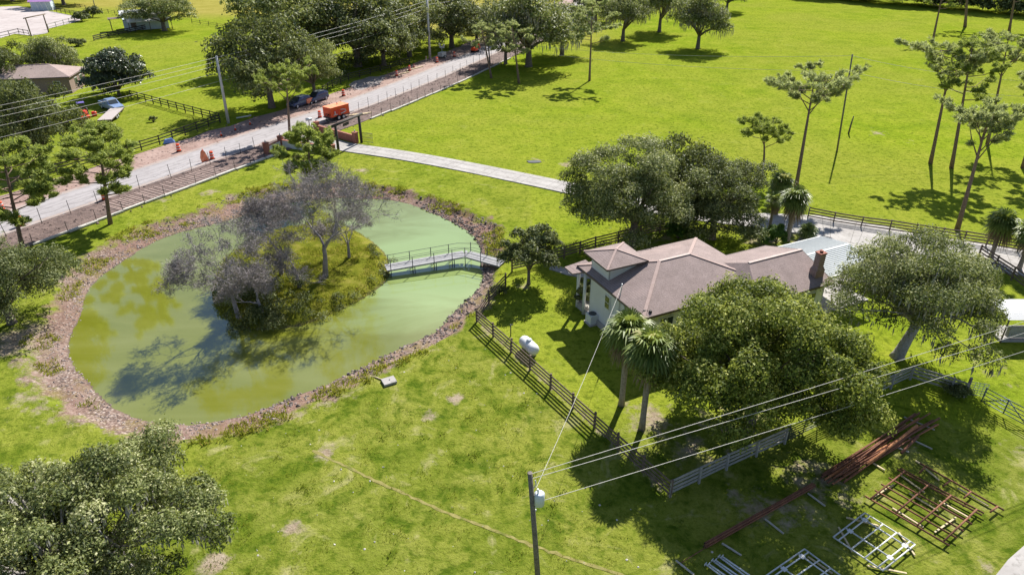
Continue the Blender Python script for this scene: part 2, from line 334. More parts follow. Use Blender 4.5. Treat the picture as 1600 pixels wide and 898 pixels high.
def sdist(P, poly):
    d2 = np.full(len(P), 1e9); inside = np.zeros(len(P), bool); n = len(poly)
    for i in range(n):
        a, b = poly[i], poly[(i + 1) % n]; e = b - a; w_ = P - a
        t = np.clip((w_ @ e) / (e @ e + 1e-12), 0, 1); q = w_ - t[:, None] * e; d2 = np.minimum(d2, (q ** 2).sum(1))
        c1 = (a[1] <= P[:, 1]) & (b[1] > P[:, 1]); c2 = (a[1] > P[:, 1]) & (b[1] <= P[:, 1])
        cr_ = e[0] * w_[:, 1] - e[1] * w_[:, 0]
        inside ^= (c1 & (cr_ > 0)) | (c2 & (cr_ < 0))
    d = np.sqrt(d2); return np.where(inside, -d, d)
def vnoise(P, scale, seed=0, octv=3):
    out = np.zeros(len(P)); amp = 1; tot = 0
    for o in range(octv):
        g = np.random.default_rng(seed + o).random((64, 64)); q = P * scale * (2 ** o) + 17.3 * o
        i = np.floor(q).astype(int); f = q - i; f = f * f * (3 - 2 * f); i %= 64; j = (i + 1) % 64
        out += amp * ((g[i[:, 0], i[:, 1]] * (1 - f[:, 0]) + g[j[:, 0], i[:, 1]] * f[:, 0]) * (1 - f[:, 1]) + (g[i[:, 0], j[:, 1]] * (1 - f[:, 0]) + g[j[:, 0], j[:, 1]] * f[:, 0]) * f[:, 1])
        tot += amp; amp *= .5
    return out / tot
def bank_t(P):
    ds, dl = sdist(P, shore), sdist(P, lip)
    t = np.where(ds <= 0, np.maximum(ds / 3.0, -1), np.where(dl >= 0, 1 + np.minimum(dl / 3.0, 1), np.maximum(ds, 0) / (np.maximum(ds, 0) + np.maximum(-dl, 0) + 1e-6)))
    return t, ds, dl
def axis(lo, a, b, hi, step, grow=1.12):
    mid = list(np.arange(a, b + 1e-6, step)); left = []; x = a; s = step
    while x > lo: s *= grow; x -= s; left.append(x)
    right = []; x = mid[-1]; s = step
    while x < hi: s *= grow; x += s; right.append(x)
    return np.array(left[::-1] + mid + right)
gx = axis(-1500, -46, 34, 1500, .4); gy = axis(-300, 20, 88, 2500, .4)
XX, YY = np.meshgrid(gx, gy); P2 = np.stack([XX.ravel(), YY.ravel()], 1)
tb, ds, dl = bank_t(P2); di = sdist(P2, isl)
near = np.exp(-np.maximum(dl, 0) / 6.0)
Zg = -0.006 - .07 * vnoise(P2, .35, 3) - .03 * vnoise(P2, 1.1, 9)
inb = (dl < 0)
prof = np.clip(tb, 0, 1)
zb = WATER_Z + (0 - WATER_Z) * (0.55 * prof + .45 * np.clip((prof - .74) / .10, 0, 1)) + .10 * (vnoise(P2, 1.4, 21) - .5)
Zg = np.where(inb, np.minimum(Zg, zb), Zg)
zw = WATER_Z + np.maximum(ds * .35, -1.4)
Zg = np.where(ds < 0, zw, Zg)
zi = WATER_Z + np.clip(-di * .5, -1.4, .62) + np.where(di < 0, .22 * (vnoise(P2, .8, 31) - .3), 0)
Zg = np.where(ds < 0, np.maximum(Zg, zi), Zg)
islm = np.clip(-di / .25 + .2, 0, 1) * (ds < 0)
# plant cover: lusher mown pasture behind the drive and round the house, rougher grazing in front
U0 = at(745, 500)[:2]; U1 = at(1047, 775)[:2]; ev = Vector(U1) - Vector(U0); nrm = Vector((-ev.y, ev.x)).normalized()
dfence = (P2[:, 0] - U0[0]) * nrm.x + (P2[:, 1] - U0[1]) * nrm.y
zone = np.clip(dfence / 2.0 + .5, 0, 1) * np.clip((P2[:, 1] - 33) / 4, 0, 1)
zone = np.where(P2[:, 1] > 62, 1.0, zone); zone = np.where((P2[:, 0] < -20) & (P2[:, 1] < 60), .35, zone)
zone = np.where((P2[:, 0] < 2) & (P2[:, 1] > 58) & (P2[:, 1] < 92 - .55 * (P2[:, 0] + 20)), .62, zone)
zone = zone * (.72 + .28 * vnoise(P2, .05, 50))
dirt = np.zeros(len(P2))
for px, py, r_, a_ in [(670,648,.8,.8),(712,622,.8,.75),(505,706,.9,.8),(520,695,.5,.7),(460,822,.9,.85),(1020,655,2.2,.72),(985,632,1.2,.6),(1080,700,2.6,.55),(1130,660,3.0,.55),(1180,640,3,.5),(840,250,1.6,.6),(885,256,1.6,.7),(565,266,2,.6),(325,300,1.6,.65),(255,312,1.5,.55),(820,445,1.0,.7),(1372,207,2,.7),(1425,222,1.5,.5),(1270,745,2.5,.66),(1180,790,2.2,.62),(1230,800,1.8,.6),(1320,770,1.5,.6),(1420,690,1.2,.4),(1530,560,2.2,.45),(1555,590,2.0,.4),(1230,370,3,.6),(1300,375,3,.5),(40,620,1.8,.6),(70,600,2,.55),(30,530,3.2,.95),(55,640,1.4,.6),(75,655,1.2,.55),(455,645,1.6,.6),(505,632,1.2,.6),(545,612,1.0,.5),(1040,375,6,.5),(90,120,4,.7),(330,880,.9,1.2),(735,470,1.0,.6),(760,520,.8,.6),(1190,372,3,.7),(1600,700,1.5,.4),(1545,892,1.2,.5),(1500,800,1.5,.35)]:
    c_ = at(px, py)[:2]; q = ((P2 - np.array(c_)) ** 2).sum(1); dirt = np.maximum(dirt, a_ * np.exp(-q / (r_ * r_)))
for a_, b_, wd, s_ in [((745,500),(1047,775),.35,.62),((880,404),(1000,372),.4,.4),((1265,345),(1530,392),.5,.45)]:
    A_, B_ = np.array(at(*a_)[:2]), np.array(at(*b_)[:2]); e = B_ - A_; t_ = np.clip(((P2 - A_) @ e) / (e @ e), 0, 1); q = ((P2 - A_ - t_[:, None] * e) ** 2).sum(1)
    dirt = np.maximum(dirt, s_ * np.exp(-q / wd ** 2))
S0, S1 = np.array(at(120, 14)[:2]), np.array(at(760, 60)[:2]); sn = np.array([-(S1 - S0)[1], (S1 - S0)[0]]); sn /= np.linalg.norm(sn)
straw = np.clip(((P2 - S0) @ sn) / 6, 0, 1) * np.clip((30 - P2[:, 0]) / 20, 0, 1)
nx, ny = len(gx), len(gy); idx = np.arange(nx * ny).reshape(ny, nx)
F = np.stack([idx[:-1, :-1].ravel(), idx[:-1, 1:].ravel(), idx[1:, 1:].ravel(), idx[1:, :-1].ravel()], 1)
gme = fastmesh('ground', np.column_stack([P2, Zg]), F, {'bank': ('POINT', np.where(dl > 3, 2.0, tb)), 'zone': ('POINT', zone), 'dirt': ('POINT', dirt), 'straw': ('POINT', straw), 'island': ('POINT', islm)}, True)
tag(link('ground', gme, M['ground']), kind='structure')
def gz(x, y):
    i = int(np.clip(np.searchsorted(gx, x), 1, nx - 1)); j = int(np.clip(np.searchsorted(gy, y), 1, ny - 1))
    return float(Zg[j * nx + i])
# water sheet reaches a little under the banks
cen = shore.mean(0); wx = np.arange(shore[:, 0].min() - 1, shore[:, 0].max() + 1, .8); wy = np.arange(shore[:, 1].min() - 1, shore[:, 1].max() + 1, .8)
WX, WY = np.meshgrid(wx, wy); WP = np.stack([WX.ravel(), WY.ravel()], 1); keep = sdist(WP, shore) < 1.2
wi = np.arange(len(WP)).reshape(len(wy), len(wx)); WF = np.stack([wi[:-1, :-1].ravel(), wi[:-1, 1:].ravel(), wi[1:, 1:].ravel(), wi[1:, :-1].ravel()], 1); WF = WF[keep[WF].all(1)]
used = np.unique(WF); rm = -np.ones(len(WP), int); rm[used] = np.arange(len(used))
ac = np.array(at(700, 400)[:2]); alg = np.exp(-((WP - ac) ** 2).sum(1) / 15 ** 2)
wme = fastmesh('pond', np.column_stack([WP[used], np.full(len(used), WATER_Z)]), rm[WF], {'algae': ('POINT', alg[used])}, True)
tag(link('pond', wme, M['water']), kind='structure')

def strip(name, left, right, z0, z1, mat, parent=None, kind='structure'):
    """a sheet of two edges with a skirt"""
    n = len(left); mb = MB(); top = []
    vv = [(p[0], p[1], z1) for p in left] + [(p[0], p[1], z1) for p in right] + [(p[0], p[1], z0) for p in left] + [(p[0], p[1], z0) for p in right]
    fs = [(i, i + 1, n + i + 1, n + i) for i in range(n - 1)] + [(2 * n + i, 2 * n + i + 1, i + 1, i) for i in range(n - 1)] + [(n + i, n + i + 1, 3 * n + i + 1, 3 * n + i) for i in range(n - 1)] + [(0, n, 3 * n, 2 * n), (n - 1, 3 * n - 1, 4 * n - 1, 2 * n - 1)]
    mb.mesh(vv, fs); o = mb.build(name, mat, parent)
    if parent is None: tag(o, kind=kind)
    return o
def offset(poly, d):
    out = []
    for i, p in enumerate(poly):
        a = Vector(poly[max(i - 1, 0)][:2]); b = Vector(poly[min(i + 1, len(poly) - 1)][:2]); t = (b - a).normalized(); out.append(Vector((p[0] + t.y * d, p[1] - t.x * d)))
    return out
def resample(poly, step):
    out = [Vector(poly[0][:2])]; 
    for a, b in zip(poly[:-1], poly[1:]):
        a, b = Vector(a[:2]), Vector(b[:2]); n = max(1, round((b - a).length / step)); out += [a.lerp(b, (k + 1) / n) for k in range(n)]
    return out
def chaikin(poly, it=2):
    p = [Vector(q[:2]) for q in poly]
    for _ in range(it):
        q = [p[0]]
        for a, b in zip(p[:-1], p[1:]): q += [a.lerp(b, .25), a.lerp(b, .75)]
        p = q + [p[-1]]
    return p
road_c = chaikin([(-95, 5), (-68, 45), (-52.2, 74.9), (-43.5, 90.5), (-22.8, 129.3), (-7.6, 167), (6, 205), (22, 255), (60, 380)])
road_c = resample(road_c, 3.0)
def jag(poly, a, seed):
    r = random.Random(seed); return [p + Vector((r.uniform(-a, a), r.uniform(-a, a))) for p in poly]
strip('road_verge', jag(offset(road_c, -8.8), .5, 1), jag(offset(road_c, -3.0), .1, 2), -.2, .010, M['red_dirt'])
strip('road_ditch', jag(offset(road_c, 3.0), .1, 3), jag(offset(road_c, 8.4), .12, 4), -.2, .012, M['brown_dirt'])
strip('road', offset(road_c, -3.35), offset(road_c, 3.35), -.2, .035, M['asphalt'])
# drive to the house, parking court behind it, and the concrete lane in the near corner
drv = chaikin([at(462,219), at(500,222), at(547,231), at(600,238), at(690,253), at(800,275), at(900,296), at(1010,322), at(1120,340), at(1230,348), at(1320,358), at(1430,383), at(1560,404), at(1700,425)], 2)
dl_, dr_ = [], []
for i, p in enumerate(drv):
    a = drv[max(i - 1, 0)]; b = drv[min(i + 1, len(drv) - 1)]; t = (b - a).normalized(); u = proj(p.x, p.y, 0)[0]
    hw = 1.75 if u > 530 else 1.75 + (530 - u) / 70 * 1.6
    if u > 1150: hw = 1.75 + min((u - 1150) / 150, 1) * 1.5
    dl_.append(p + Vector((-t.y, t.x)) * hw); dr_.append(p - Vector((-t.y, t.x)) * hw)
strip('driveway', dl_, dr_, -.2, .045, M['concrete'])
def pad(name, px, z, mat):
    poly = [at(*p) for p in px]; mb = MB().prism(poly, -.2, z); return tag(mb.build(name, mat), kind='structure')
jn = MB()
for i in range(4, len(drv) - 2, 2):
    for q in (0, .5):
        a_, b_ = dl_[i].lerp(dl_[i + 1], q), dr_[i].lerp(dr_[i + 1], q); jn.bar((a_.x, a_.y, .046), (b_.x, b_.y, .046), .05, .008)
drive_o = bpy.data.objects['driveway']; tag(jn.build('expansion_joints', mat_mottled('joint', (.15, .14, .13), (.20, .19, .18), 2, .95), drive_o), kind='stuff')
def ribbon(line, d, hw_, z, mat, nm, parent):
    a_, b_ = jag(offset(line, d - hw_), .06, int(d * 10)), jag(offset(line, d + hw_), .06, int(d * 10) + 1); n = len(a_)
    return tag(MB().mesh([(p.x, p.y, z) for p in a_] + [(p.x, p.y, z) for p in b_], [(i, i + 1, n + i + 1, n + i) for i in range(n - 1)]).build(nm, mat, parent), kind='stuff')
M['worn_drive'] = mat_mottled('worn_drive', (.25, .235, .225), (.36, .34, .325), .8, .9, c3=(.20, .185, .175), s3=1.2); M['worn_road'] = mat_mottled('worn_road', (.235, .215, .22), (.315, .295, .302), .5, .9, c3=(.34, .32, .325), s3=1.4); M['mud_spill'] = mat_mottled('mud_spill', (.26, .20, .175), (.36, .30, .275), .6, .95, c3=(.31, .29, .295), s3=1.6)
for d_ in (-.8, .8): ribbon(drv[2:], d_, .22, .0495, M['worn_drive'], 'tyre_wear', drive_o)
road_o = bpy.data.objects['road']
for d_ in (-2.4, -.9, .9, 2.4): ribbon(road_c, d_, .26, .0395, M['worn_road'], 'tyre_wear', road_o)
ribbon(road_c, 0.0, .06, .0395, mat_mottled('road_seam', (.17, .155, .16), (.26, .24, .245), 1.5, .9), 'centre_seam', road_o)
for d_ in (-3.0, 3.0): ribbon(road_c, d_, .3, .0395, M['mud_spill'], 'spilled_dirt', road_o)
pad('parking_court', [(1262,352),(1300,350),(1400,372),(1420,400),(1352,440),(1290,440),(1230,400)], .040, M['concrete'])
pad('corner_lane', [(1556,898),(1575,874),(1600,852),(1660,800),(1760,900),(1700,980),(1500,1010)], .03, M['concrete'])
pad('garden_path', [(858,420),(862,414),(890,420),(925,428),(930,436),(912,434),(885,429)], .03, M['concrete'])
pad('riding_arena', [(-160,14),(0,11),(28,10),(60,15),(84,19),(128,28),(124,33),(96,40),(76,45),(74,52),(50,56),(22,53),(0,60),(-160,92)], .02, M['sand'])
pud = [at(834 + 11 * math.cos(k * .35) * (1 + .25 * math.sin(k * 1.3)), 252.5 + 2 * math.sin(k * .35)) for k in range(18)]
tag(MB().prism(pud, -.12, .004).build('puddle', mat_glass('puddle_water', (.06, .055, .04))), kind='structure')
pad('gravel_apron', [(545,133),(553,127),(566,124),(577,120),(590,120),(603,117),(599,125),(590,133),(578,136),(566,141),(555,140)], .016, mat_mottled('gravel', (.20, .175, .17), (.29, .26, .255), .6, .95, c3=(.17, .14, .13), s3=1.8, bs=.5))
# the worn trench that runs down the near pasture
tr = resample([at(488,702), at(530,722), at(600,756), at(700,800), at(830,850), at(960,893), at(1010,915)], .35)
tr = [p + Vector((random.uniform(-.05, .05), random.uniform(-.05, .05))) for p in tr]
tl, trr = jag(offset(tr, -.09), .05, 5), jag(offset(tr, .09), .05, 6); n_ = len(tl)
mbt = MB().mesh([(p.x, p.y, gz(p.x, p.y) + .012) for p in tl] + [(p.x, p.y, gz(p.x, p.y) + .012) for p in trr], [(i, i + 1, n_ + i + 1, n_ + i) for i in range(n_ - 1)])
tag(mbt.build('trench_path', mat_mottled('trench_dirt', (.15, .135, .03), (.27, .24, .085), 2.5, .95, c3=(.10, .12, .012), s3=1.2, bs=.5)), kind='structure')
# white silt kerb between dirt and lawn, in lengths
kerb_line = resample(offset(road_c, 8.6), 3.0)

# ================================================================== plant builders
def unit(n, r):
    v = r.normal(size=(n, 3)); return v / np.linalg.norm(v, axis=1)[:, None]
def leaf_mesh(name, P, N, L, W, shade, r, droop=None):
    n = len(P); T = np.cross(N, unit(n, r)) if droop is None else droop
    T /= np.linalg.norm(T, axis=1)[:, None] + 1e-9; B = np.cross(N, T); B /= np.linalg.norm(B, axis=1)[:, None] + 1e-9
    L = (np.asarray(L) * np.ones(n))[:, None]; W = (np.asarray(W) * np.ones(n))[:, None]
    fold = N * W * .18
    V = np.stack([P - T * L / 2, P + B * W / 2 + fold, P + T * L / 2, P - B * W / 2 + fold], 1).reshape(-1, 3)
    F = np.arange(4 * n).reshape(n, 4)
    return fastmesh(name, V, F, {'shade': ('FACE', np.clip(shade, 0, 1))})
def puffs(r, R_, Hc, zc, n, lobes=5, low=-.35, inner=.35, size=(.17, .30), sep=.55):
    """centres and radii of the leaf clumps that fill an uneven crown of radius R_, half height Hc, centred at height zc"""
    C, S = [], []
    ph = r.random(lobes) * 6.28; am = r.uniform(.05, .17, lobes)
    tries = 0
    while len(C) < n and tries < n * 30:
        tries += 1
        d = r.normal(size=3); d /= np.linalg.norm(d)
        if d[2] < low: continue
        az = math.atan2(d[1], d[0]); env = 1 + sum(am[k] * math.cos((k + 2) * az + ph[k] + d[2] * 2) for k in range(lobes))
        rr = r.uniform(.70, .90) if r.random() > inner else r.uniform(.25, .65)
        c = np.array([d[0] * R_ * env * rr, d[1] * R_ * env * rr, zc + d[2] * Hc * (env * .5 + .5) * rr]); s = R_ * r.uniform(*size)
        if any(np.linalg.norm(c - q) < sep * (s + t) for q, t in zip(C, S)) and r.random() < .93: continue
        C.append(c); S.append(s)
    return np.array(C), np.array(S)
def crown_from_puffs(name, C, S, total, leaf, r, flat=.8, tone=.12, aspect=.48, up=.35, stray=.05):
    wgt = S ** 2; cnt = np.maximum((total * wgt / wgt.sum()).astype(int), 8)
    Ps, Ns, Sh = [], [], []
    for c, s, k in zip(C, S, cnt):
        d = unit(k, r); d[:, 2] = np.where(d[:, 2] < -.35, -d[:, 2] * .6, d[:, 2])
        rr = s * (.45 + .6 * r.random(k) ** .55); lump = 1 + .22 * np.sin(d[:, 0] * 5 + c[0] * 7) * np.cos(d[:, 1] * 5 + c[1] * 5)
        far = r.random(k) < stray; rr = np.where(far, rr * 1.25, rr)
        p = c + d * (rr * lump)[:, None] * np.array([1, 1, flat])
        nn = d * .8 + np.array([0, 0, up]) + unit(k, r) * .8
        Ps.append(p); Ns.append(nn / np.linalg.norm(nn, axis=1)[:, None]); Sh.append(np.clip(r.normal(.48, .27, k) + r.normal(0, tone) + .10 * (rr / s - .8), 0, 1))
    P, N, H = np.concatenate(Ps), np.concatenate(Ns), np.concatenate(Sh)
    L = leaf * r.uniform(.65, 1.35, len(P))
    return leaf_mesh(name, P, N, L, L * aspect, H, r)
def limbs(mb, base_r, fork, C, S, r, per=12, lean=(0, 0), sides=7):
    """trunk to the fork then limbs that reach into the clumps"""
    f = Vector((lean[0], lean[1], fork))
    mb.tube([(0, 0, -.25), (lean[0] * .1, lean[1] * .1, .15), (lean[0] * .5, lean[1] * .5, fork * .5), f], [base_r * 1.5, base_r * 1.12, base_r * .9, base_r * .8], 10)
    order = list(range(len(C))); r.shuffle(order); main = order[:per]
    ends = []
    for i in main:
        c = Vector(C[i]); m = f.lerp(c, .5) + Vector((r.normal() * .25, r.normal() * .25, abs(r.normal()) * .2 + .15 * (c - f).length * .3))
        r0 = base_r * r.uniform(.35, .6); mb.tube([f - Vector((0, 0, .2)), f.lerp(m, .55) + Vector((0, 0, .1)), m, c], [r0, r0 * .75, r0 * .5, .03], sides); ends.append((m, r0 * .5))
    for i in order[per:per + 3 * per]:
        c = Vector(C[i]); m, r0 = min(ends, key=lambda e: (e[0] - c).length); mid = m.lerp(c, .5) + Vector((r.normal() * .15, r.normal() * .15, .12))
        mb.tube([m, mid, c], [r0 * .8, r0 * .5, .02], 5)
def moss_mesh(name, C, S, total, r, length=1.0, width=.10):
    i = r.integers(0, len(C), total); d = unit(total, r); d[:, 2] = -np.abs(d[:, 2]) * .6
    p = C[i] + d * S[i][:, None] * .95; L = length * r.uniform(.4, 1.3, total); p[:, 2] -= L * .4; N = unit(total, r); N[:, 2] *= .15; N /= np.linalg.norm(N, axis=1)[:, None]
    T = np.tile(np.array([0, 0, 1.0]), (total, 1)) + unit(total, r) * .12
    return leaf_mesh(name, p, N, L, width * r.uniform(.6, 1.6, total), r.random(total), r, T)
def add_tree(name, loc, label, cat, group, crown, trunk, leafm, barkm, rz=0.0, scale=1.0, extra=None):
    e = empty(name, loc, rz, label, cat, group); e.scale = (scale,) * 3 if not hasattr(scale, '__len__') else scale
    link('trunk', trunk, barkm, e)
    if crown is not None: link('crown', crown, leafm, e)
    for nm, me, m in (extra or []): link(nm, me, m, e)
    return e
def make_oak(seed, R_, H, leaves, leaf, npuff=70, trunk_r=.4, fork=None, low=-.35, squash=None, moss=0, moss_len=1.0, lean=(0, 0), inner=.3, tone=.12, stray=.05, per=12, size=(.17, .30), sep=.55):
    r = np.random.default_rng(seed); Hc = H * (squash or .44); zc = H - Hc
    C, S = puffs(r, R_, Hc, zc, npuff, low=low, inner=inner, size=size, sep=sep)
    C[:, 2] = np.maximum(C[:, 2], S * .7 + .5)
    mb = MB(); limbs(mb, trunk_r, fork or H * .22, C, S, r, per=per, lean=lean)
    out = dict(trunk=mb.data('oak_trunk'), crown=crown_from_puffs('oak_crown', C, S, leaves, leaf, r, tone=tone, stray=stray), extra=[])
    if moss: out['extra'].append(('hanging_moss', moss_mesh('moss', C, S, moss, r, moss_len), M['moss']))
    return out
def crown_size(base, top_y, half_px):
    b = at(*base); H = at_y(base[0], top_y, b.y).z; m = mpp((b.x, b.y, H * .6)); return b, H, half_px * m

def needles(name, tips, dirs, r, per=22, L=.34, W=.075, spread=.9, shade0=.5):
    n = len(tips); P = np.repeat(np.array(tips), per, 0); D = np.repeat(np.array(dirs), per, 0) + unit(n * per, r) * spread
    D[:, 2] += .25; D /= np.linalg.norm(D, axis=1)[:, None]; ll = L * r.uniform(.7, 1.3, n * per)
    P = P + D * (ll * .5)[:, None] + r.normal(0, .06, (n * per, 3)); N = np.cross(D, unit(n * per, r)); N[:, 2] = np.abs(N[:, 2]) + .25; N /= np.linalg.norm(N, axis=1)[:, None]
    T = D - N * (D * N).sum(1)[:, None]
    sh = np.repeat(np.clip(r.normal(shade0, .18, n), 0, 1), per) + r.normal(0, .12, n * per)
    return leaf_mesh(name, P, N, ll, W, sh, r, T)
def make_pine(seed, H, crown_from, R_, top=(0, 0), flat=.5, nbr=15, tuft=9, per=20, L=.46, W=.085, tr=.22, bend=.0):
    r = np.random.default_rng(seed); mb = MB(); topv = Vector((top[0], top[1], H))
    axis_pts = []
    for k in range(8):
        t = k / 7; axis_pts.append(Vector((topv.x * t + bend * math.sin(t * 3.1), topv.y * t + .5 * bend * math.sin(t * 3.1 + 1), H * t * .97 - (.25 if k == 0 else 0))))
    mb.tube(axis_pts, [tr * (1.25 if k == 0 else 1.0 - .78 * (k / 7) ** 1.3) for k in range(8)], 8)
    def axis_at(t):
        x = max(0, min(.999, t)) * 7; i = int(x); return axis_pts[i].lerp(axis_pts[i + 1], x - i)
    tips, dirs = [], []
    for k in range(nbr):
        t = crown_from + (1 - crown_from) * ((k + r.uniform(.1, .9)) / nbr); o = axis_at(t); az = k * 2.4 + r.uniform(-.6, .6)
        prof = (1 - .55 * abs((t - crown_from) / (1 - crown_from) - .45) * 2) if flat < .7 else (.55 + .5 * (t - crown_from) / (1 - crown_from))
        ln = R_ * prof * r.uniform(.7, 1.15); rise = ln * r.uniform(.05, .45) if flat < .7 else max(.1, (H * r.uniform(.93, 1.04) - o.z) * .75)
        e = o + Vector((math.cos(az) * ln, math.sin(az) * ln, rise)); m = o.lerp(e, .5) + Vector((r.normal() * .2, r.normal() * .2, r.uniform(-.25, .15) - .06 * ln))
        r0 = tr * .36 * (1.2 - .6 * t); mb.tube([o, m, e], [r0, r0 * .7, r0 * .25], 5)
        for j in range(3 + int(ln)):
            u = r.uniform(.35, 1.0); b = (o.lerp(m, u * 2) if u < .5 else m.lerp(e, u * 2 - 1)); a2 = az + r.uniform(-1.5, 1.5); l2 = ln * r.uniform(.15, .42)
            e2 = b + Vector((math.cos(a2) * l2, math.sin(a2) * l2, l2 * r.uniform(.05, .6))); mb.tube([b, e2], [r0 * .4, .015], 4, cap=False)
            for q in range(tuft):
                v = r.uniform(.45, 1.1); p = b.lerp(e2, v) + Vector((r.normal() * .16, r.normal() * .16, r.normal() * .10)); tips.append(tuple(p)); dd = (e2 - b).normalized(); dirs.append((dd.x, dd.y, dd.z + .3))
    for q in range(tuft * 3):
        p = axis_pts[-1] + Vector((r.normal() * .5, r.normal() * .5, r.normal() * .25)); tips.append(tuple(p)); dirs.append((r.normal() * .5, r.normal() * .5, 1))
    return dict(trunk=mb.data('pine_trunk'), crown=needles('pine_crown', tips, dirs, r, per, L, W))
def make_bare(seed, H, spread, tr=.22, levels=6, lean=(0, 0), forks=3):
    r = random.Random(seed); mb = MB()
    def grow(p, d, ln, rad, lv):
        q = p; pts = [p]; rads = [rad]; n = 3 if lv < 3 else 2
        for k in range(n):
            w0 = .07 if lv == 0 else .22; d = (d + Vector((r.gauss(0, w0), r.gauss(0, w0), r.gauss(0, .16) + (.06 if lv > 1 else .02)))).normalized(); q = q + d * (ln / n); pts.append(q); rads.append(rad * (1 - .45 * (k + 1) / n))
        mb.tube(pts, rads, 7 if lv == 0 else (5 if lv < 3 else 3), cap=False)
        if lv >= levels: return
        for k in range(forks if lv < 4 else 3):
            a = r.uniform(0, 6.28); tilt = r.uniform(.35, 1.0) * spread
            s = d.orthogonal().normalized(); s = Matrix.Rotation(a, 3, d) @ s; nd = (d * math.cos(tilt) + s * math.sin(tilt)).normalized()
            if nd.z < -.15: nd.z *= .3; nd.normalize()
            t = r.uniform(.45, 1.0); b = pts[1].lerp(pts[-1], t) if k else pts[-1]
            grow(b, nd, ln * r.uniform(.62, .84), max(rads[-1] * r.uniform(.55, .8), .015), lv + 1)
    grow(Vector((0, 0, -.3)), Vector((lean[0], lean[1], 1)).normalized(), H * .27, tr, 0)
    return mb.data('bare_tree')
def make_palm(seed, H, tr=.17, fronds=38, fan=.85, pet=.75, skirt=10, lean=(0, 0)):
    r = random.Random(seed); rn = np.random.default_rng(seed); mb = MB(); pts = []
    for k in range(9):
        t = k / 8; pts.append(Vector((lean[0] * t * t, lean[1] * t * t, H * t - (.2 if k == 0 else 0))))
    rad = [tr * 1.35, tr * 1.05] + [tr * (1 + .06 * (k % 2)) for k in range(6)] + [tr * 1.25]; mb.tube(pts, rad, 10)
    top = pts[-1]; V, Fq, SH = [], [], []; DV, DF, DS = [], [], []
    pm = MB()
    def frond(el, az, dead=False):
        d = Vector((math.cos(az) * math.cos(el), math.sin(az) * math.cos(el), math.sin(el))); pl = pet * r.uniform(.75, 1.2); b = top + Vector((0, 0, r.uniform(-.05, .2))); mid = b + d * pl * .6 + Vector((0, 0, .05)); hub = b + d * pl - Vector((0, 0, .08))
        if not dead: pm.tube([b, mid, hub], [.025, .018, .015], 4, cap=False)
        side = d.cross(Vector((0, 0, 1))); side = side.normalized() if side.length > .1 else Vector((1, 0, 0)); nrm_ = side.cross(d).normalized(); base = r.gauss(.5, .2); n = 17
        for k in range(n):
            a = (k / (n - 1) - .5) * 4.3; ln = fan * (1 - .22 * abs(a) / 2.15) * r.uniform(.85, 1.1); ld = d * math.cos(a) + side * math.sin(a)
            m = hub + ld * ln * .55 + nrm_ * .03; tip = hub + ld * ln - Vector((0, 0, ln * (.30 + (.55 if dead else .12 * r.random() * 2)))); wv = (d * -math.sin(a) + side * math.cos(a)) * (.055 * fan)
            tgt = (DV, DF, DS) if dead else (V, Fq, SH); i0 = len(tgt[0]); tgt[0].extend([tuple(hub), tuple(m - wv), tuple(tip), tuple(m + wv)]); tgt[1].append((i0, i0 + 1, i0 + 2, i0 + 3)); tgt[2].append(min(1, max(0, base + r.gauss(0, .12))))
    for k in range(fronds):
        t = (k + .5) / fronds; frond(R(82 - 118 * t ** .8) + r.gauss(0, .08), k * 2.4 + r.uniform(-.2, .2))
    for k in range(skirt): frond(R(-48 - 22 * r.random()), k * 2.1 + r.random(), True)
    out = dict(trunk=mb.data('palm_trunk'), crown=fastmesh('palm_fronds', V, Fq, {'shade': ('FACE', SH)}), extra=[('petioles', pm.data('petioles'), M['palm_leaf'])])
    if skirt: out['extra'].append(('dead_fronds', fastmesh('dead_fronds', DV, DF, {'shade': ('FACE', DS)}), M['dead_frond']))
    return out
def make_shrub(seed, R_, H, leaves, leaf, n=14):
    r = np.random.default_rng(seed); C, S = puffs(r, R_ * .95, H * .48, H * .5, n, low=-.6, inner=.4); S *= 1.35
    mb = MB()
    for c in C[:8]: mb.tube([(0, 0, -.1), (c[0] * .4, c[1] * .4, c[2] * .5), tuple(c)], [.05, .035, .015], 5)
    return dict(trunk=mb.data('shrub_stems'), crown=crown_from_puffs('shrub_crown', C, S, leaves, leaf, r, flat=1.0, tone=.05))

# ================================================================== the house
EAVE, HS = 4.2, .9556                               # eave height above the lawn and plan scale; floor stands on a raised footing
HC = at(1004.8, 497.3, EAVE); HROT = math.atan2(.432, .902); HZ = EAVE - 3.0 * HS
house = empty('house', (HC.x, HC.y, HZ), HROT, 'white ranch house with brown shingle roof and square entry tower', 'house')
def hw(u, v, z=0):                                 # house plan metres -> world
    return Vector((HC.x + HS * (u * .902 - v * .432), HC.y + HS * (u * .432 + v * .902), HZ + HS * z))
house.scale = (HS, HS, HS)
def roof_solid(quads, thick):
    mb = MB()
    for q in quads: mb.face(q)
    for q in quads: mb.face([(p[0], p[1], p[2] - thick) for p in q][::-1])
    return mb
ZE, ZR = 3.0, 4.55
a0, a1, a2, a3 = (0, 0, ZE), (12.9, 0, ZE), (12.9, 9.8, ZE), (0, 9.8, ZE); r0, r1 = (4.9, 4.9, ZR), (8.0, 4.9, ZR)
roof = roof_solid([[a0, a1, r1, r0], [a1, a2, r1], [a2, a3, r0, r1], [a3, a0, r0]], .14).build('main_roof', M['shingle'], house)
def caps(edges, mat, parent, wd=.26, nm='ridge_cap'):
    for p, q in edges: MB().bar((p[0], p[1], p[2] + .015), (q[0], q[1], q[2] + .015), wd, .05).build(nm, mat, parent)
caps([(r0, r1)], M['ridge_cap'], roof); caps([(a0, r0), (a1, r1), (a2, r1), (a3, r0)], M['ridge_dark'], roof)
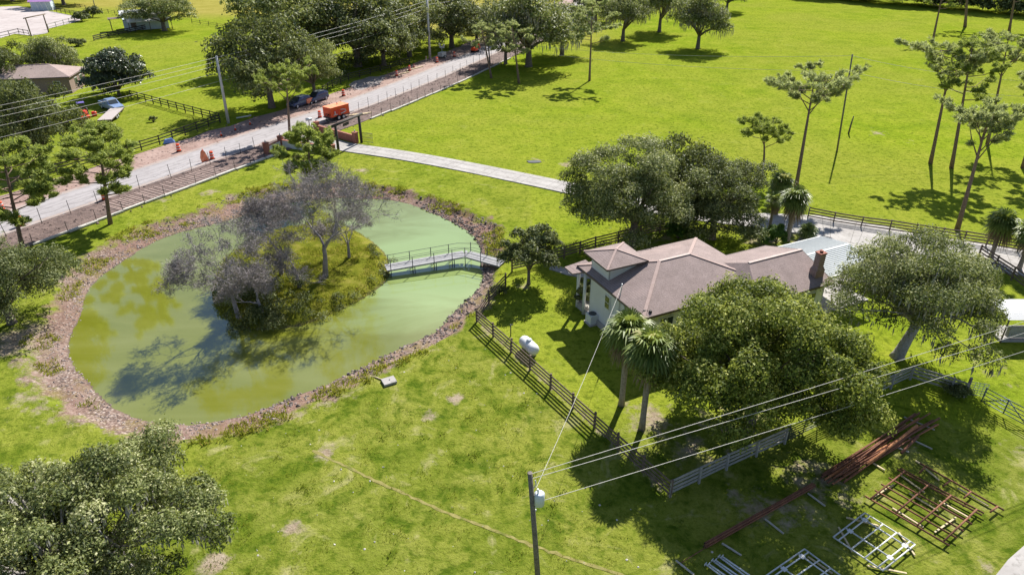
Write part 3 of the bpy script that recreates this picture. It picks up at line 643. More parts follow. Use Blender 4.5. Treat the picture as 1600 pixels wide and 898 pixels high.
for p, q in ((a0, a1), (a1, a2), (a2, a3), (a3, a0)):
    MB().bar((p[0], p[1], p[2] - .10), (q[0], q[1], q[2] - .10), .06, .20).build('fascia_board', M['fascia'], roof)
MB().box((.9, .35, 3.16), (.18, .18, .2)).box((.62, .62, 3.2), (.35, .16, .08)).build('roof_vent', M['rubber'], roof)
def wallbox(u0, u1, v0, v1, z1, nm='wall', parent=house, mat=None, zb_=-.92):
    for s, e in (((u0, v0), (u1, v0)), ((u1, v0), (u1, v1)), ((u1, v1), (u0, v1)), ((u0, v1), (u0, v0))):
        d = Vector((e[0] - s[0], e[1] - s[1])).normalized(); n = Vector((-d.y, d.x)) * .1
        MB().prism([(s[0], s[1]), (e[0], e[1]), (e[0] + n.x - d.x * .0, e[1] + n.y), (s[0] + n.x, s[1] + n.y)], zb_, z1).build(nm, mat or M['siding'], parent)
wallbox(3.0, 12.45, .45, 9.35, 2.93); wallbox(.45, 2.995, .45, 8.2, 2.93)
MB().prism([(.3, .3), (12.6, .3), (12.6, 9.5), (2.9, 9.5), (2.9, 8.3), (.3, 8.3)], -1.6, -.9).build('foundation', M['concrete'], house)
MB().prism([(.02, .02), (12.88, .02), (12.88, 9.78), (.02, 9.78)], 2.84, 2.855).build('soffit', M['white_paint'], house)
for v, z0, z1, wd in ((5.4, .9, 2.0, .6), (1.6, 1.0, 2.1, .9)):
    wnd = MB().box((.42, v, (z0 + z1) / 2), (.10, wd + .16, z1 - z0 + .16)).build('window', M['white_paint'], house)
    MB().box((.385, v, (z0 + z1) / 2), (.06, wd, z1 - z0)).build('pane', M['glass'], wnd); MB().box((.36, v, (z0 + z1) / 2), (.03, wd, .05)).build('muntin', M['white_paint'], wnd)
for u in (2.6, 5.6, 8.4, 10.8):
    wnd = MB().box((u, .42, 1.55), (1.36, .10, 1.36)).build('window', M['white_paint'], house); MB().box((u, .385, 1.55), (1.2, .06, 1.2)).build('pane', M['glass'], wnd); MB().box((u, .36, 1.55), (.05, .03, 1.2)).build('muntin', M['white_paint'], wnd)
for v in (2.75, 2.95): MB().tube([(.38, v, -1.3), (.38, v, 2.82)], .045, 8).build('downspout', M['white_paint'], house)
MB().tube([(.38, .52, -1.3), (.38, .52, 2.82)], .05, 8).build('downspout', M['white_paint'], house)
MB().tube([(.33, 3.6, 1.2), (.33, 3.6, 3.0), (.42, 3.6, 3.95), (.42, 3.6, 4.1)], .045, 8).box((.33, 3.6, 1.35), (.14, .3, .5)).build('service_mast', M['galv'], house)
MAST = hw(.42, 3.6, 4.0)
# entry tower
TE, TP = 4.55, 5.15
t0, t1, t2, t3, tp = (.12, 5.35, TE), (4.15, 5.35, TE), (4.25, 9.2, TE), (.22, 9.2, TE), (2.2, 7.3, TP)
troof = roof_solid([[t0, t1, tp], [t1, t2, tp], [t2, t3, tp], [t3, t0, tp]], .10).build('tower_roof', M['shingle'], house)
caps([(t0, tp), (t1, tp), (t2, tp), (t3, tp)], M['ridge_dark'], troof, .18)
for p, q in ((t0, t1), (t1, t2), (t2, t3), (t3, t0)): MB().bar((p[0], p[1], p[2] - .07), (q[0], q[1], q[2] - .07), .05, .15).build('fascia_board', M['fascia'], troof)
MB().prism([(.16, 5.39), (4.11, 5.39), (4.21, 9.16), (.26, 9.16)], TE - .12, TE - .105).build('tower_soffit', M['white_paint'], house)
wallbox(.7, 3.5, 5.85, 8.6, TE - .115, 'tower_wall', zb_=2.9)
# entry porch
p0, p1, p2, p3 = (-.9, 9.0, 2.72), (1.2, 8.3, 2.98), (1.2, 10.4, 2.98), (-.9, 10.4, 2.72)
MB().mesh([p0, p1, p2, p3] + [(p[0], p[1], p[2] - .14) for p in (p0, p1, p2, p3)], [(0, 1, 2, 3), (7, 6, 5, 4), (0, 4, 5, 1), (1, 5, 6, 2), (2, 6, 7, 3), (3, 7, 4, 0)]).build('porch_roof', M['shingle'], house)
for u, v in ((.25, 8.75), (.4, 10.1)): MB().tube([(u, v, -1.5), (u, v, 2.72)], .14, 12).build('porch_column', M['white_paint'], house)
MB().box((1.6, 9.3, -1.2), (2.6, 1.8, .5)).build('porch_floor', M['lumber_grey'], house)
# right wing: gable over the end wall
b_r0, b_r1 = (11.7, 1.8, 4.3), (17.6, 1.8, 4.3)
bq = [[(9.5, -2.1, ZE - .02), (17.6, -2.1, ZE - .02), b_r1, b_r0], [(17.6, 5.7, ZE - .02), (9.5, 5.7, ZE - .02), b_r0, b_r1], [(9.5, 5.7, ZE - .02), (9.5, -2.1, ZE - .02), b_r0]]
wroof = roof_solid(bq, .14).build('wing_roof', M['shingle'], house)
caps([(b_r0, b_r1)], M['ridge_cap'], wroof)
caps([((12.6, -.05, 3.03), (11.75, 1.72, 4.24))], M['ridge_cap'], wroof, .3, 'valley_flashing')
for p, q in (((9.5, -2.1, ZE), (17.6, -2.1, ZE)), ((17.6, 5.7, ZE), (9.5, 5.7, ZE)), ((17.62, -2.1, ZE), b_r1), (b_r1, (17.62, 5.7, ZE))): MB().bar((p[0], p[1], p[2] - .10), (q[0], q[1], q[2] - .10), .06, .20).build('fascia_board', M['fascia'], wroof)
wallbox(12.5, 17.2, -1.65, 5.3, 2.9, 'wing_wall', zb_=-1.6)
MB().mesh([(17.2, -1.65, 2.9), (17.2, 5.3, 2.9), (17.2, 1.8, 4.12), (17.1, -1.65, 2.9), (17.1, 5.3, 2.9), (17.1, 1.8, 4.12)], [(0, 1, 2), (5, 4, 3), (0, 2, 5, 3), (2, 1, 4, 5)]).build('gable_wall', M['siding'], house)
for u in (13.6, 15.6):
    wnd = MB().box((u, -1.68, 1.6), (1.3, .1, 1.3)).build('window', M['white_paint'], house); MB().box((u, -1.72, 1.6), (1.14, .06, 1.14)).build('pane', M['glass'], wnd)
# chimney
ch = MB().box((16.65, -.95, 2.6), (.95, .7, 2.6)).mesh([(16.17, -1.3, 3.9), (17.12, -1.3, 3.9), (17.12, -.6, 3.9), (16.17, -.6, 3.9), (16.33, -1.22, 4.2), (16.97, -1.22, 4.2), (16.97, -.68, 4.2), (16.33, -.68, 4.2)], [(0, 1, 5, 4), (1, 2, 6, 5), (2, 3, 7, 6), (3, 0, 4, 7)]).box((16.65, -.95, 4.75), (.62, .54, 1.3)).build('chimney', mat_mottled('chimney_brick', (.23, .15, .125), (.32, .22, .19), 5, .9, c3=(.38, .31, .28), s3=11), house)
MB().box((16.65, -.95, 5.40), (.72, .64, .10)).build('chimney_cap', M['brick'], ch); MB().tube([(16.65, -.95, 5.45), (16.65, -.95, 5.62)], .14, 10).build('flue', M['brick'], ch)

# carport
cp = empty('carport', hw(18.4, 2.8, 0), HROT, 'white ribbed metal carport attached beyond the house chimney', 'carport')
cp.scale = (HS, HS, HS)
cu0, cu1, cv0, cv1, cz0, cz1 = -.4, 6.5, -3.3, 3.2, 2.35, 2.95
croof = MB().mesh([(cu0, cv0, cz0), (cu1, cv0, cz0), (cu1, 0, cz1), (cu0, 0, cz1), (cu1, cv1, cz0), (cu0, cv1, cz0)] + [(cu0, cv0, cz0 - .05), (cu1, cv0, cz0 - .05), (cu1, 0, cz1 - .05), (cu0, 0, cz1 - .05), (cu1, cv1, cz0 - .05), (cu0, cv1, cz0 - .05)], [(0, 1, 2, 3), (3, 2, 4, 5), (9, 8, 7, 6), (11, 10, 8, 9), (0, 6, 7, 1), (5, 4, 10, 11), (1, 7, 8, 2), (2, 8, 10, 4), (0, 3, 9, 6), (3, 5, 11, 9)]).build('metal_roof', mat_mottled('metal_white', (.44, .47, .475), (.52, .545, .55), .7, .7, .0, c3=(.37, .39, .395), spec=.1, s3=2), cp)
ribs = MB()
for s in (-1, 1):
    for k in range(1, 15):
        v = s * k * (3.25 / 15); z = cz1 - (cz1 - cz0) * abs(v) / 3.25 + .022; ribs.bar((cu0, v, z), (cu1, v, z), .06, .05)
tag(ribs.build('roof_ribs', mat_mottled('rib_white', (.40, .43, .44), (.48, .50, .51), 2, .7, spec=.1), croof), kind='stuff')
for v in (cv0, cv1): MB().bar((cu0, v, cz0 - .1), (cu1, v, cz0 - .1), .06, .22).build('gutter', M['white_paint'], cp)
for u in (.3, 3.1, 6.2):
    for v in (-3.05, 2.95): MB().box((u, v, .4), (.09, .09, 3.8)).build('post', M['white_paint'], cp)
MB().prism([(-.6, -3.3), (6.7, -3.3), (6.7, 3.2), (-.6, 3.2)], -1.5, -1.33).build('slab', M['concrete'], cp)

# small things in the yard
acp = at(925, 504); ac = empty('air_conditioner', acp, HROT, 'boxy pale air conditioner against the white side wall', 'air conditioner')
MB().box((0, 0, .48), (.82, .82, .80)).build('cabinet', M['white_paint'], ac); MB().box((0, 0, .04), (1.0, 1.0, .12)).build('base_pad', M['concrete'], ac); MB().tube([(0, 0, .88), (0, 0, .93)], [.33, .31], 16).build('fan_grille', M['steel_dark'], ac)
for k in range(4): MB().box((0, -.415, .22 + k * .17), (.74, .02, .05)).build('louvre', M['galv'], ac)
ta, tb_ = at(815.5, 529, .65), at(838, 550, .65); tdir = tb_ - ta; tc_ = (ta + tb_) / 2
tank = empty('propane_tank', (tc_.x, tc_.y, 0), math.atan2(tdir.y, tdir.x), 'white horizontal propane tank on the lawn by the brown fence', 'tank')
hl = tdir.length / 2; prof_ = [(-hl, .05), (-hl + .06, .26), (-hl + .2, .40), (-hl + .4, .46), (hl - .4, .46), (hl - .2, .40), (hl - .06, .26), (hl, .05)]
MB().tube([(x, 0, .65) for x, _ in prof_], [q for _, q in prof_], 20).build('shell', M['tank'], tank); MB().tube([(0, 0, 1.06), (0, 0, 1.22), (0, 0, 1.25)], [.2, .2, .12], 14).build('valve_dome', M['transformer'], tank)
for x in (-hl * .5, hl * .5): MB().box((x, 0, .12), (.12, .62, .32)).build('foot', M['concrete'], tank)
sp = at(798, 524); tg = empty('yard_hydrant', sp, .4, 'thin dark post with a tap on the lawn behind the fence', 'post'); MB().tube([(0, 0, -.1), (0, 0, 1.05)], .045, 6).build('standpipe', M['steel_dark'], tg); MB().tube([(0, 0, .95), (.18, .05, .97), (.24, .07, .88)], .03, 6).build('tap', M['steel_dark'], tg)
slab_c = at(608, 596); sl = empty('concrete_slab', (slab_c.x, slab_c.y, 0), R(28), 'square pale slab lying in the pasture beside the pond', 'slab')
MB().box((0, 0, .06), (.95, .8, .16)).build('cover', M['concrete'], sl); MB().tube([(.05, .02, .13), (.05, .02, .17)], .05, 8).build('lifting_ring', M['steel_dark'], sl)
MB().tube([(-.35, .4, .02), (-.7, 1.0, .0), (-1.0, 1.5, -.15)], .05, 6).build('outlet_pipe', M['lumber'], sl)

# ================================================================== fences
UNIT_RAIL = {}
def rail_mesh(mat, h, t):
    k = (mat.name, h, t)
    if k not in UNIT_RAIL: me = MB().box((.5, 0, 0), (1, t, h)).data('rail'); me.materials.append(mat); UNIT_RAIL[k] = me
    return UNIT_RAIL[k]
def post_mesh(mat, h, t):
    k = ('post', mat.name, h, t)
    if k not in UNIT_RAIL: me = MB().box((0, 0, h / 2 - .2), (t, t, h + .4)).data('post'); me.materials.append(mat); UNIT_RAIL[k] = me
    return UNIT_RAIL[k]
def fence(pts, label, mat, h=1.35, rails=(.28, .58, .88, 1.2), spacing=2.5, rh=.14, rt=.035, pt=.12, name='rail_fence', side=.08, postm=None, jitter=.02, group=None):
    pts = [Vector(p) for p in pts]; root = empty(name, (pts[0].x, pts[0].y, 0), 0, label, 'fence', group); o = Vector((pts[0].x, pts[0].y, 0)); rnd = random.Random(len(label))
    rm_, pm_ = rail_mesh(mat, rh, rt), post_mesh(postm or mat, h, pt); first = True
    for a, b in zip(pts[:-1], pts[1:]):
        n = max(1, round((b - a).length / spacing)); prev = a
        for k in range(n + 1):
            p = a.lerp(b, k / n)
            if k == 0 and not first: continue
            z = gz(p.x, p.y) if abs(p.x) < 40 and p.y < 100 else 0
            q = link('post', pm_, None, root, loc=(p.x - o.x, p.y - o.y, max(z, -.5)), rz=math.atan2(b.y - a.y, b.x - a.x)); q.rotation_euler[0] = rnd.gauss(0, jitter); q.rotation_euler[1] = rnd.gauss(0, jitter)
        first = False
        d = (b - a).normalized(); nrm_ = Vector((-d.y, d.x, 0)) * side
        for k in range(n):
            p, q = a.lerp(b, k / n), a.lerp(b, (k + 1) / n); zp, zq = [(max(gz(t.x, t.y), -.5) if abs(t.x) < 40 and t.y < 100 else 0) for t in (p, q)]
            for rz_ in rails:
                e0 = zp + rz_ + rnd.gauss(0, .015); e1 = zq + rz_ + rnd.gauss(0, .015); L = (q - p).length
                r_ = link('rail', rm_, None, root, loc=(p.x + nrm_.x - o.x, p.y + nrm_.y - o.y, e0)); r_.scale = (math.hypot(L, e1 - e0) * .998, 1, 1); r_.rotation_euler = (0, -math.atan2(e1 - e0, L), math.atan2(d.y, d.x))
    return root
fence([at(790,446), at(764,473), at(745,502)], 'short run of brown rail fence along the pond by the small tree', M['fence_brown'])
fence([at(745,502), at(895,637), at(1047,775)], 'long brown rail fence running diagonally past the propane tank', M['fence_brown'], side=-.08)
fence([at(1047,775), at(1135,733), at(1226,692)], 'weathered grey board fence in front of the big oak', M['fence_grey'], h=1.3, rails=(.25, .55, .85, 1.15), rh=.17, spacing=2.2, side=.08)
fence([at(1300,657), at(1360,622), at(1422,592), at(1484,612), at(1506,620)], 'grey board fence in tree shade between the pipe gate and blue gate', M['fence_grey'], h=1.25, rails=(.25, .55, .85, 1.12), spacing=2.4)
fence([at(800,424), at(850,412), at(881,403), at(930,388), at(1000,370), at(1060,356)], 'brown rail fence behind the entry tower towards the pond bridge', M['fence_brown'])
fence([at(1262,340), at(1302,348), at(1389,362), at(1470,374), at(1540,385), at(1640,402)], 'brown rail fence between the parking court and the far pasture', M['fence_brown'])
fence([at(1528,402), at(1580,437), at(1640,484)], 'brown rail fence near the right edge beside the palms', M['fence_brown'])
fence([at(205,153), at(290,176), at(344,190)], 'dark rail fence running from the magnolia to the roadside', M['fence_black'], h=1.4, rails=(.4, .8, 1.25), spacing=2.6)
fence([at(20,296), at(90,272), at(160,253), at(250,226), at(344,192)], 'dark rail fence along the far road verge', M['fence_black'], h=1.4, rails=(.4, .8, 1.25), spacing=2.6)
fence([at(505,147), at(520,137), at(545,126), at(640,100)], 'dark rail fence in the shade of the roadside oaks', M['fence_black'], h=1.4, rails=(.4, .8, 1.25), spacing=3)
fence([at(40,120), at(70,114), at(95,122), at(118,126)], 'dark rail fence behind the brown roofed house', M['fence_black'], h=1.4, rails=(.4, .8, 1.25), spacing=3)
fence([at(-60,72), at(0,60), at(30,53), at(46,56)], 'rail fence at the near side of the sand arena', M['fence_black'], h=1.4, rails=(.5, 1.25), spacing=3.5)
fence([at(76,46), at(100,39), at(126,32)], 'pale rail fence at the near corner of the sand arena', M['fence_grey'], h=1.4, rails=(.5, 1.25), spacing=3.5)
fence([at(82,18), at(110,23), at(140,28)], 'dark rail fence at the far corner of the sand arena', M['fence_black'], h=1.4, rails=(.5, .9, 1.3), spacing=3.5)
fence([at(147,64), at(170,58), at(200,52), at(235,45)], 'dark board fence in front of the small barn', M['fence_black'], h=1.3, rails=(.3, .7, 1.15), rh=.25, spacing=3)
fence([at(300,36), at(340,42), at(385,51)], 'low dark fence between the lawn and the straw field', M['fence_black'], h=1.1, rails=(.4, .9), spacing=5, rh=.06)
fence([at(118,10), at(150,17), at(190,24)], 'low dark fence at the reddish field behind the arena', M['fence_black'], h=1.1, rails=(.4, .9), spacing=5, rh=.06)

def pipe_gate(a, b, label, mat, h=1.25, bars=5, braces=True, name='pipe_gate'):
    a, b = Vector(a), Vector(b); L = (b - a).length; g = empty(name, (a.x, a.y, 0), math.atan2(b.y - a.y, b.x - a.x), label, 'gate')
    for k in range(bars): MB().tube([(0, 0, .2 + k * (h - .2) / (bars - 1)), (L, 0, .2 + k * (h - .2) / (bars - 1))], .032, 6).build('bar', mat, g)
    for x in (0, L / 3, 2 * L / 3, L) if not braces else (0, L / 2, L): MB().tube([(x, 0, .15), (x, 0, h + .04)], .038, 6).build('upright', mat, g)
    if braces: MB().tube([(0, -.03, .2), (L / 2, -.03, h)], .03, 6).build('brace', mat, g); MB().tube([(L / 2, -.03, h), (L, -.03, .2)], .03, 6).build('brace', mat, g)
    return g
pipe_gate(at(1230,690), at(1299,657), 'dark pipe gate closing the board fence beside the big oak', M['steel_dark'], 1.25, 6, False)
pipe_gate(at(1532,630), at(1602,668), 'blue pipe gate with diagonal braces at the right edge', M['steel_blue'], 1.3, 5)
gw = empty('wire_panel', at(1510,617), math.atan2(-.34, 1), 'pale wire panel between the dark post and blue gate', 'panel')
for k in range(6): MB().tube([(0, 0, .15 + k * .2), (1.1, 0, .15 + k * .2)], .022, 5).build('wire_bar', M['galv'], gw)
for k in range(5): MB().tube([(k * .27, 0, .1), (k * .27, 0, 1.2)], .018, 5).build('upright', M['galv'], gw)
for p, l in (((1507,618), 'stout dark gate post left of the blue gate'), ((1604,672), 'dark gate post at the right end of the blue gate')):
    q = at(*p); gp = empty('gate_post', q, .3, l, 'post'); MB().tube([(0, 0, -.3), (0, 0, 1.55)], [.12, .10], 8).build('shaft', M['pole_wood'], gp); MB().tube([(0, 0, 1.55), (0, 0, 1.62)], [.10, .03], 8).build('weathered_tip', M['fence_grey'], gp)

# ================================================================== footbridge
br0, br1, br2 = at(604, 418, .05), at(728, 396, .26), at(786, 412, .08)
br = empty('footbridge', (br0.x, br0.y, 0), 0, 'grey plank footbridge with dark rails crossing the green pond to the island', 'bridge'); bo = Vector((br0.x, br0.y, 0))
path = []
for k in range(41):
    t = k / 40; L1 = (br1 - br0).length; L2 = (br2 - br1).length; s = t * (L1 + L2); p = br0.lerp(br1, s / L1) if s < L1 else br1.lerp(br2, (s - L1) / L2)
    path.append(p)
deck = MB()
def bdir(k):
    d = path[min(k + 1, 40)] - path[max(k - 1, 0)]; d.z = 0; return d.normalized()
dense = []
for k in range(40): dense += [(path[k].lerp(path[k + 1], j / 2), bdir(k)) for j in range(2)]
for p, d in dense:
    n = Vector((-d.y, d.x, 0)); deck.bar(p - n * .68 - bo, p + n * .68 - bo, .155, .05)
tag(deck.build('deck_planks', M['deck'], br), kind='stuff')
for s in (-1, 1):
    pts = [p + Vector((-bdir(k).y, bdir(k).x, 0)) * .66 * s - bo for k, p in enumerate(path)]
    for z, r_, nm in ((-.09, .05, 'girder'), (.48, .018, 'mid_rail'), (.95, .024, 'top_rail')): MB().tube([q + Vector((0, 0, z)) for q in pts[::4]], r_, 6).build(nm, M['deck'] if z < 0 else M['steel_dark'], br)
    for k in (1, 8, 15, 21, 27, 33, 39):
        q = pts[k]; MB().tube([(q.x, q.y, WATER_Z - .9), (q.x, q.y, q.z + 1.0)], .04, 6).build('post', M['steel_dark'], br)
    for k in (8, 15, 21): q = pts[k]; MB().tube([(q.x + .18, q.y + .05, WATER_Z - .9), (q.x + .18, q.y + .05, q.z - .05)], .045, 6).build('pile', M['steel_dark'], br)

# ================================================================== gateway
ga, gb = at(529.5, 240), at(565, 222.5); ar = empty('gate_arch', ga, 0, 'tall dark timber entrance arch spanning the driveway', 'arch')
MB().tube([(0, 0, -.2), (0, 0, 3.9)], .20, 8).build('post', M['fence_black'], ar); gd = gb - ga
MB().tube([(gd.x, gd.y, -.2), (gd.x, gd.y, 3.9)], .20, 8).build('post', M['fence_black'], ar); gn = gd.normalized()
MB().tube([(-gn.x * .8, -gn.y * .8, 4.02), (gd.x + gn.x * .8, gd.y + gn.y * .8, 4.02)], .2, 8).build('lintel', M['fence_black'], ar)
MB().bar((gd.x * .3, gd.y * .3, 3.55), (gd.x * .55, gd.y * .55, 3.55), .05, .4).build('hanging_board', M['fence_black'], ar)
def brick_wall(a, b, label, wallm, h=1.0, capm=None, pillars=True):
    a, b = Vector(a), Vector(b); g = empty('entrance_wall', (a.x, a.y, 0), math.atan2(b.y - a.y, b.x - a.x), label, 'wall'); L = (b - a).length
    MB().box((L / 2, 0, h / 2 - .1), (L, .28, h + .2)).build('wall_panel', wallm, g); MB().box((L / 2, 0, h + .04), (L, .36, .09)).build('coping', capm or M['brick'], g)
    if pillars:
        for x in (0, L): pl = MB().box((x, 0, .7), (.62, .62, 1.6)).build('pillar', M['brick'], g); MB().box((x, 0, 1.54), (.74, .74, .10)).build('pillar_cap', M['brick'], pl); MB().tube([(x, 0, 1.6), (x, 0, 1.95)], [.1, .05], 8).build('lantern', M['galv'], pl)
    return g
brick_wall(at(496, 206), at(556, 223), 'red brick entrance wall on the far side of the driveway', M['brick'], 1.0)
brick_wall(at(417.5, 240), at(440, 229), 'short white entrance wall between two brick pillars', M['white_paint'], .95, M['brick'])
brick_wall(at(441.5, 229.3), at(524, 240), 'white entrance wall behind the pine on the near side of the driveway', M['white_paint'], .95, M['brick'], False)
gp = at(525, 240.5); pl = empty('brick_pillar', gp, .4, 'brick pillar at the foot of the left arch post', 'pillar'); MB().box((-.3, .2, .55), (.6, .6, 1.4)).build('shaft', M['brick'], pl); MB().box((-.3, .2, 1.29), (.72, .72, .1)).build('cap', M['brick'], pl)
gl0, gl1 = at(566.5, 222.5), at(583, 224.5); gl = empty('driveway_gate', gl0, math.atan2((gl1 - gl0).y, (gl1 - gl0).x), 'open black metal gate leaf folded back on the lawn', 'gate'); L = (gl1 - gl0).length
for k in range(12): MB().tube([(k * L / 11, 0, .1), (k * L / 11, 0, 1.5)], .02, 5).build('picket', M['steel_dark'], gl)
for z in (.15, .8, 1.45): MB().tube([(0, 0, z), (L, 0, z)], .03, 5).build('bar', M['steel_dark'], gl)
mbx = at(484, 199); mbo = empty('mailbox', mbx, .5, 'silver mailbox on a post beside the road at the gateway', 'mailbox'); MB().box((0, 0, .5), (.12, .12, 1.2)).build('post', M['lumber_grey'], mbo); MB().tube([(-.45, 0, 1.25), (.45, 0, 1.25)], .24, 10).build('box', M['galv'], mbo)

# ================================================================== poles and wires
def pole(base, top, r0, r1, label, mat, name='utility_pole'):
    g = empty(name, (base.x, base.y, 0), 0, label, 'utility pole'); d = top - base
    MB().tube([(0, 0, -.3), (d.x * .5, d.y * .5, top.z * .5), (d.x, d.y, top.z)], [r0, (r0 + r1) / 2, r1], 10).build('shaft', mat, g); return g
def wire(a, b, sag, label, r=.018, mat=None, name='power_line'):
    o = Vector(a); mb = MB().tube(catenary(a, b, sag, 20), r, 5, cap=False); w_ = mb.build(name, mat or M['wire'], None, origin=o, loc=o); tag(w_, label, 'wire'); return w_
fpb = at(843, 930); fpt = at_y(828, 738, fpb.y)
fp = pole(fpb, fpt, .15, .11, 'dark wooden utility pole in the near pasture', M['pole_wood']); off = fpt - fpb; off.z = 0
T0 = Vector((off.x * .85, off.y, fpt.z - 1.55))
tr_ = MB().tube([T0 + Vector((.36, -.02, -.36)), T0 + Vector((.36, -.02, -.34)), T0 + Vector((.36, -.02, .30)), T0 + Vector((.36, -.02, .36))], [.20, .235, .235, .16], 16).build('transformer', M['transformer'], fp)
MB().tube([T0 + Vector((.30, -.05, .36)), T0 + Vector((.28, -.05, .62))], .045, 8).build('bushing', M['galv'], tr_); MB().box(T0 + Vector((.12, 0, 0)), (.22, .10, .3)).build('bracket', M['galv'], tr_)
for z in (-.55, -.75): MB().tube([T0 + Vector((.12, 0, z)), T0 + Vector((.24, 0, z))], .05, 8).build('insulator', M['white_paint'], fp)
MB().tube([T0 + Vector((.06, 0, .55)), T0 + Vector((.20, 0, .85)), T0 + Vector((.16, 0, 1.1))], .03, 6).build('cutout', M['white_paint'], fp)
TOPW = fpb + off; far_y = {0: (1900, 406, 8.0), 1: (1900, 428, 7.7), 2: (1900, 452, 6.6)}
npx = at(1900, 690)
for k, (z, l) in enumerate(((fpt.z - .05, 'upper pale power line from the near pole to the right'), (fpt.z - .35, 'middle pale power line from the near pole to the right'), (fpt.z - 1.75, 'lower pale power line from the near transformer to the right'))):
    wire((TOPW.x + (.1 if k < 2 else .5), TOPW.y, z), at(*far_y[k]), .15, l, .015)
e_ = [at(*far_y[k]) for k in range(3)]; ep = Vector((e_[0].x + .2, e_[0].y, 0)); pole(ep, Vector((ep.x, ep.y, 8.6)), .15, .11, 'wooden utility pole outside the right edge', M['pole_wood'])
sd = wire((TOPW.x + .3, TOPW.y, fpt.z - .9), MAST, .35, 'twisted pale service cable from the near pole to the house mast', .012)
# roadside line
P1b = at(357, 192); P1t = at_y(338, 88, P1b.y); P2b = at(672, 92); P2t = at_y(667, -4, P2b.y)
pole(P1b, P1t, .24, .17, 'pale roadside pole standing beside the dark rail fence corner', M['pole_pale']); q2 = pole(P2b, P2t, .30, .2, 'tall pale roadside pole behind the light tower', M['pole_pale'])
rd = (P2b - P1b); rd.z = 0; P0 = P1b - rd * .95; P3 = P2b + rd * .95
for k in range(3): MB().box((P2t.x - P2b.x, P2t.y - P2b.y, P2t.z - .5 - .8 * k), (.9, .12, .10), .9).build('crossarm', M['pole_pale'], q2)
for k, (z1, z2) in enumerate(((10.1, 12.3), (9.5, 11.5), (8.9, 10.7), (7.9, 8.6), (6.6, 6.6))):
    nm = ['topmost', 'second', 'third', 'fourth', 'lowest'][k]
    wire((P1t.x, P1t.y, z1), (P2t.x, P2t.y, z2), .5, f'{nm} of five lines strung between the two pale roadside poles', .022)
    wire((P0.x, P0.y, z1 + .6), (P1t.x, P1t.y, z1), .5, f'{nm} of five lines running left from the pale pole', .022)
    wire((P2t.x, P2t.y, z2), (P3.x, P3.y, z2), .5, f'{nm} of five lines running beyond the tall pale pole', .022)
P4b = at(1308, 236); P4t = at_y(1332, 85, P4b.y); pole(P4b, P4t, .13, .09, 'thin dark pole in the far pasture beside the flat pine', M['pole_wood'])
P5b = at(766, 101); P5t = at_y(762, 62, P5b.y); pole(P5b, P5t, .17, .13, 'short dark pole between the road and the mossy oaks', M['pole_wood'])
P6b = at(866, 30); P6t = Vector((P6b.x, P6b.y, 12)); pole(P6b, P6t, .2, .15, 'pale pole far behind the mossy oaks', M['pole_pale'])
for dz, l in ((-.2, 'upper faint line across the far pasture'), (-2.2, 'lower faint line across the far pasture')):
    wire(P4t + Vector((0, 0, dz)), (P5t.x, P5t.y, P5t.z + dz * .5), 1.2, l, .02)
    e2 = at(1750, 150, 8); wire(P4t + Vector((0, 0, dz)), (e2.x, e2.y, 10 + dz), 1.2, l + ' right of the thin pole', .02)
sn = empty('dead_snag', at(1326, 208), 0, 'short bare dark stump post beside the thin pole', 'stump'); MB().tube([(0, 0, -.1), (.05, 0, 1.4), (.15, 0, 2.6)], [.14, .12, .07], 8).build('stem', M['bark'], sn); MB().tube([(.1, 0, 2.1), (.25, .05, 2.5)], [.05, .02], 5).build('broken_stub', M['bark'], sn)
for bpx, tpx, l in (((150, 19), (144, -6), 'leaning dark pole at the arena corner'),):
    b = at(*bpx); t = at_y(*tpx, b.y); pole(b, t, .16, .12, l, M['pole_wood'])

# ================================================================== road works
def at_road(i, d):
    p = offset(road_c, d)[i]; return p
def near_index(px): 
    q = at(*px); return min(range(len(road_c)), key=lambda i: (road_c[i] - Vector((q.x, q.y))).length)
i0, i1, iA, iB = near_index((-20, 380)), near_index((770, 90)), near_index((425, 225)), near_index((552, 186))
def silt(idx, d, label, spacing, h, kerb=None):
    line = offset(road_c, d); pts = [Vector((line[i].x, line[i].y, 0)) for i in idx]; o = pts[0]; g = empty('silt_fence', o, 0, label, 'silt fence'); rs = resample(pts, spacing); rnd = random.Random(int(d * 10) + len(idx))
    for p in rs:
        x, y = p.x - o.x, p.y - o.y; MB().tube([(x, y, -.1), (x + rnd.gauss(0, .08), y + rnd.gauss(0, .08), h * rnd.uniform(.85, 1.1))], .035, 5).build('stake', M['fence_black'], g)
    for a, b in zip(rs[:-1], rs[1:]):
        if kerb and rnd.random() < .985:
            w_ = rnd.uniform(.26, .42); j = Vector((rnd.gauss(0, .06), rnd.gauss(0, .06)))
            MB().bar(((a + j).x - o.x, (a + j).y - o.y, .09), ((b + j).x - o.x, (b + j).y - o.y, w_, )[0:2] + (.09,), w_, .18).build('kerb_board', kerb, g)
        MB().tube([(a.x - o.x, a.y - o.y, h * .62), ((a.x + b.x) / 2 - o.x, (a.y + b.y) / 2 - o.y, h * .52), (b.x - o.x, b.y - o.y, h * .62)], .012, 4, cap=False).build('wire_strand', M['steel_dark'], g)
M['kerb'] = mat_mottled('kerb', (.42, .40, .36), (.55, .525, .485), 1.5, .9, c3=(.46, .42, .36), s3=4)
silt(range(i0, iA), 8.55, 'pale silt kerb with dark stakes along the lawn left of the gateway', 3.4, 1.25, M['kerb'])
silt(range(iB, i1 + 1), 8.55, 'pale silt kerb with dark stakes along the lawn right of the gateway', 3.4, 1.25, M['kerb'])
silt(range(i0, iA), 3.9, 'row of thin stakes at the road edge left of the gateway', 6.5, 1.7)
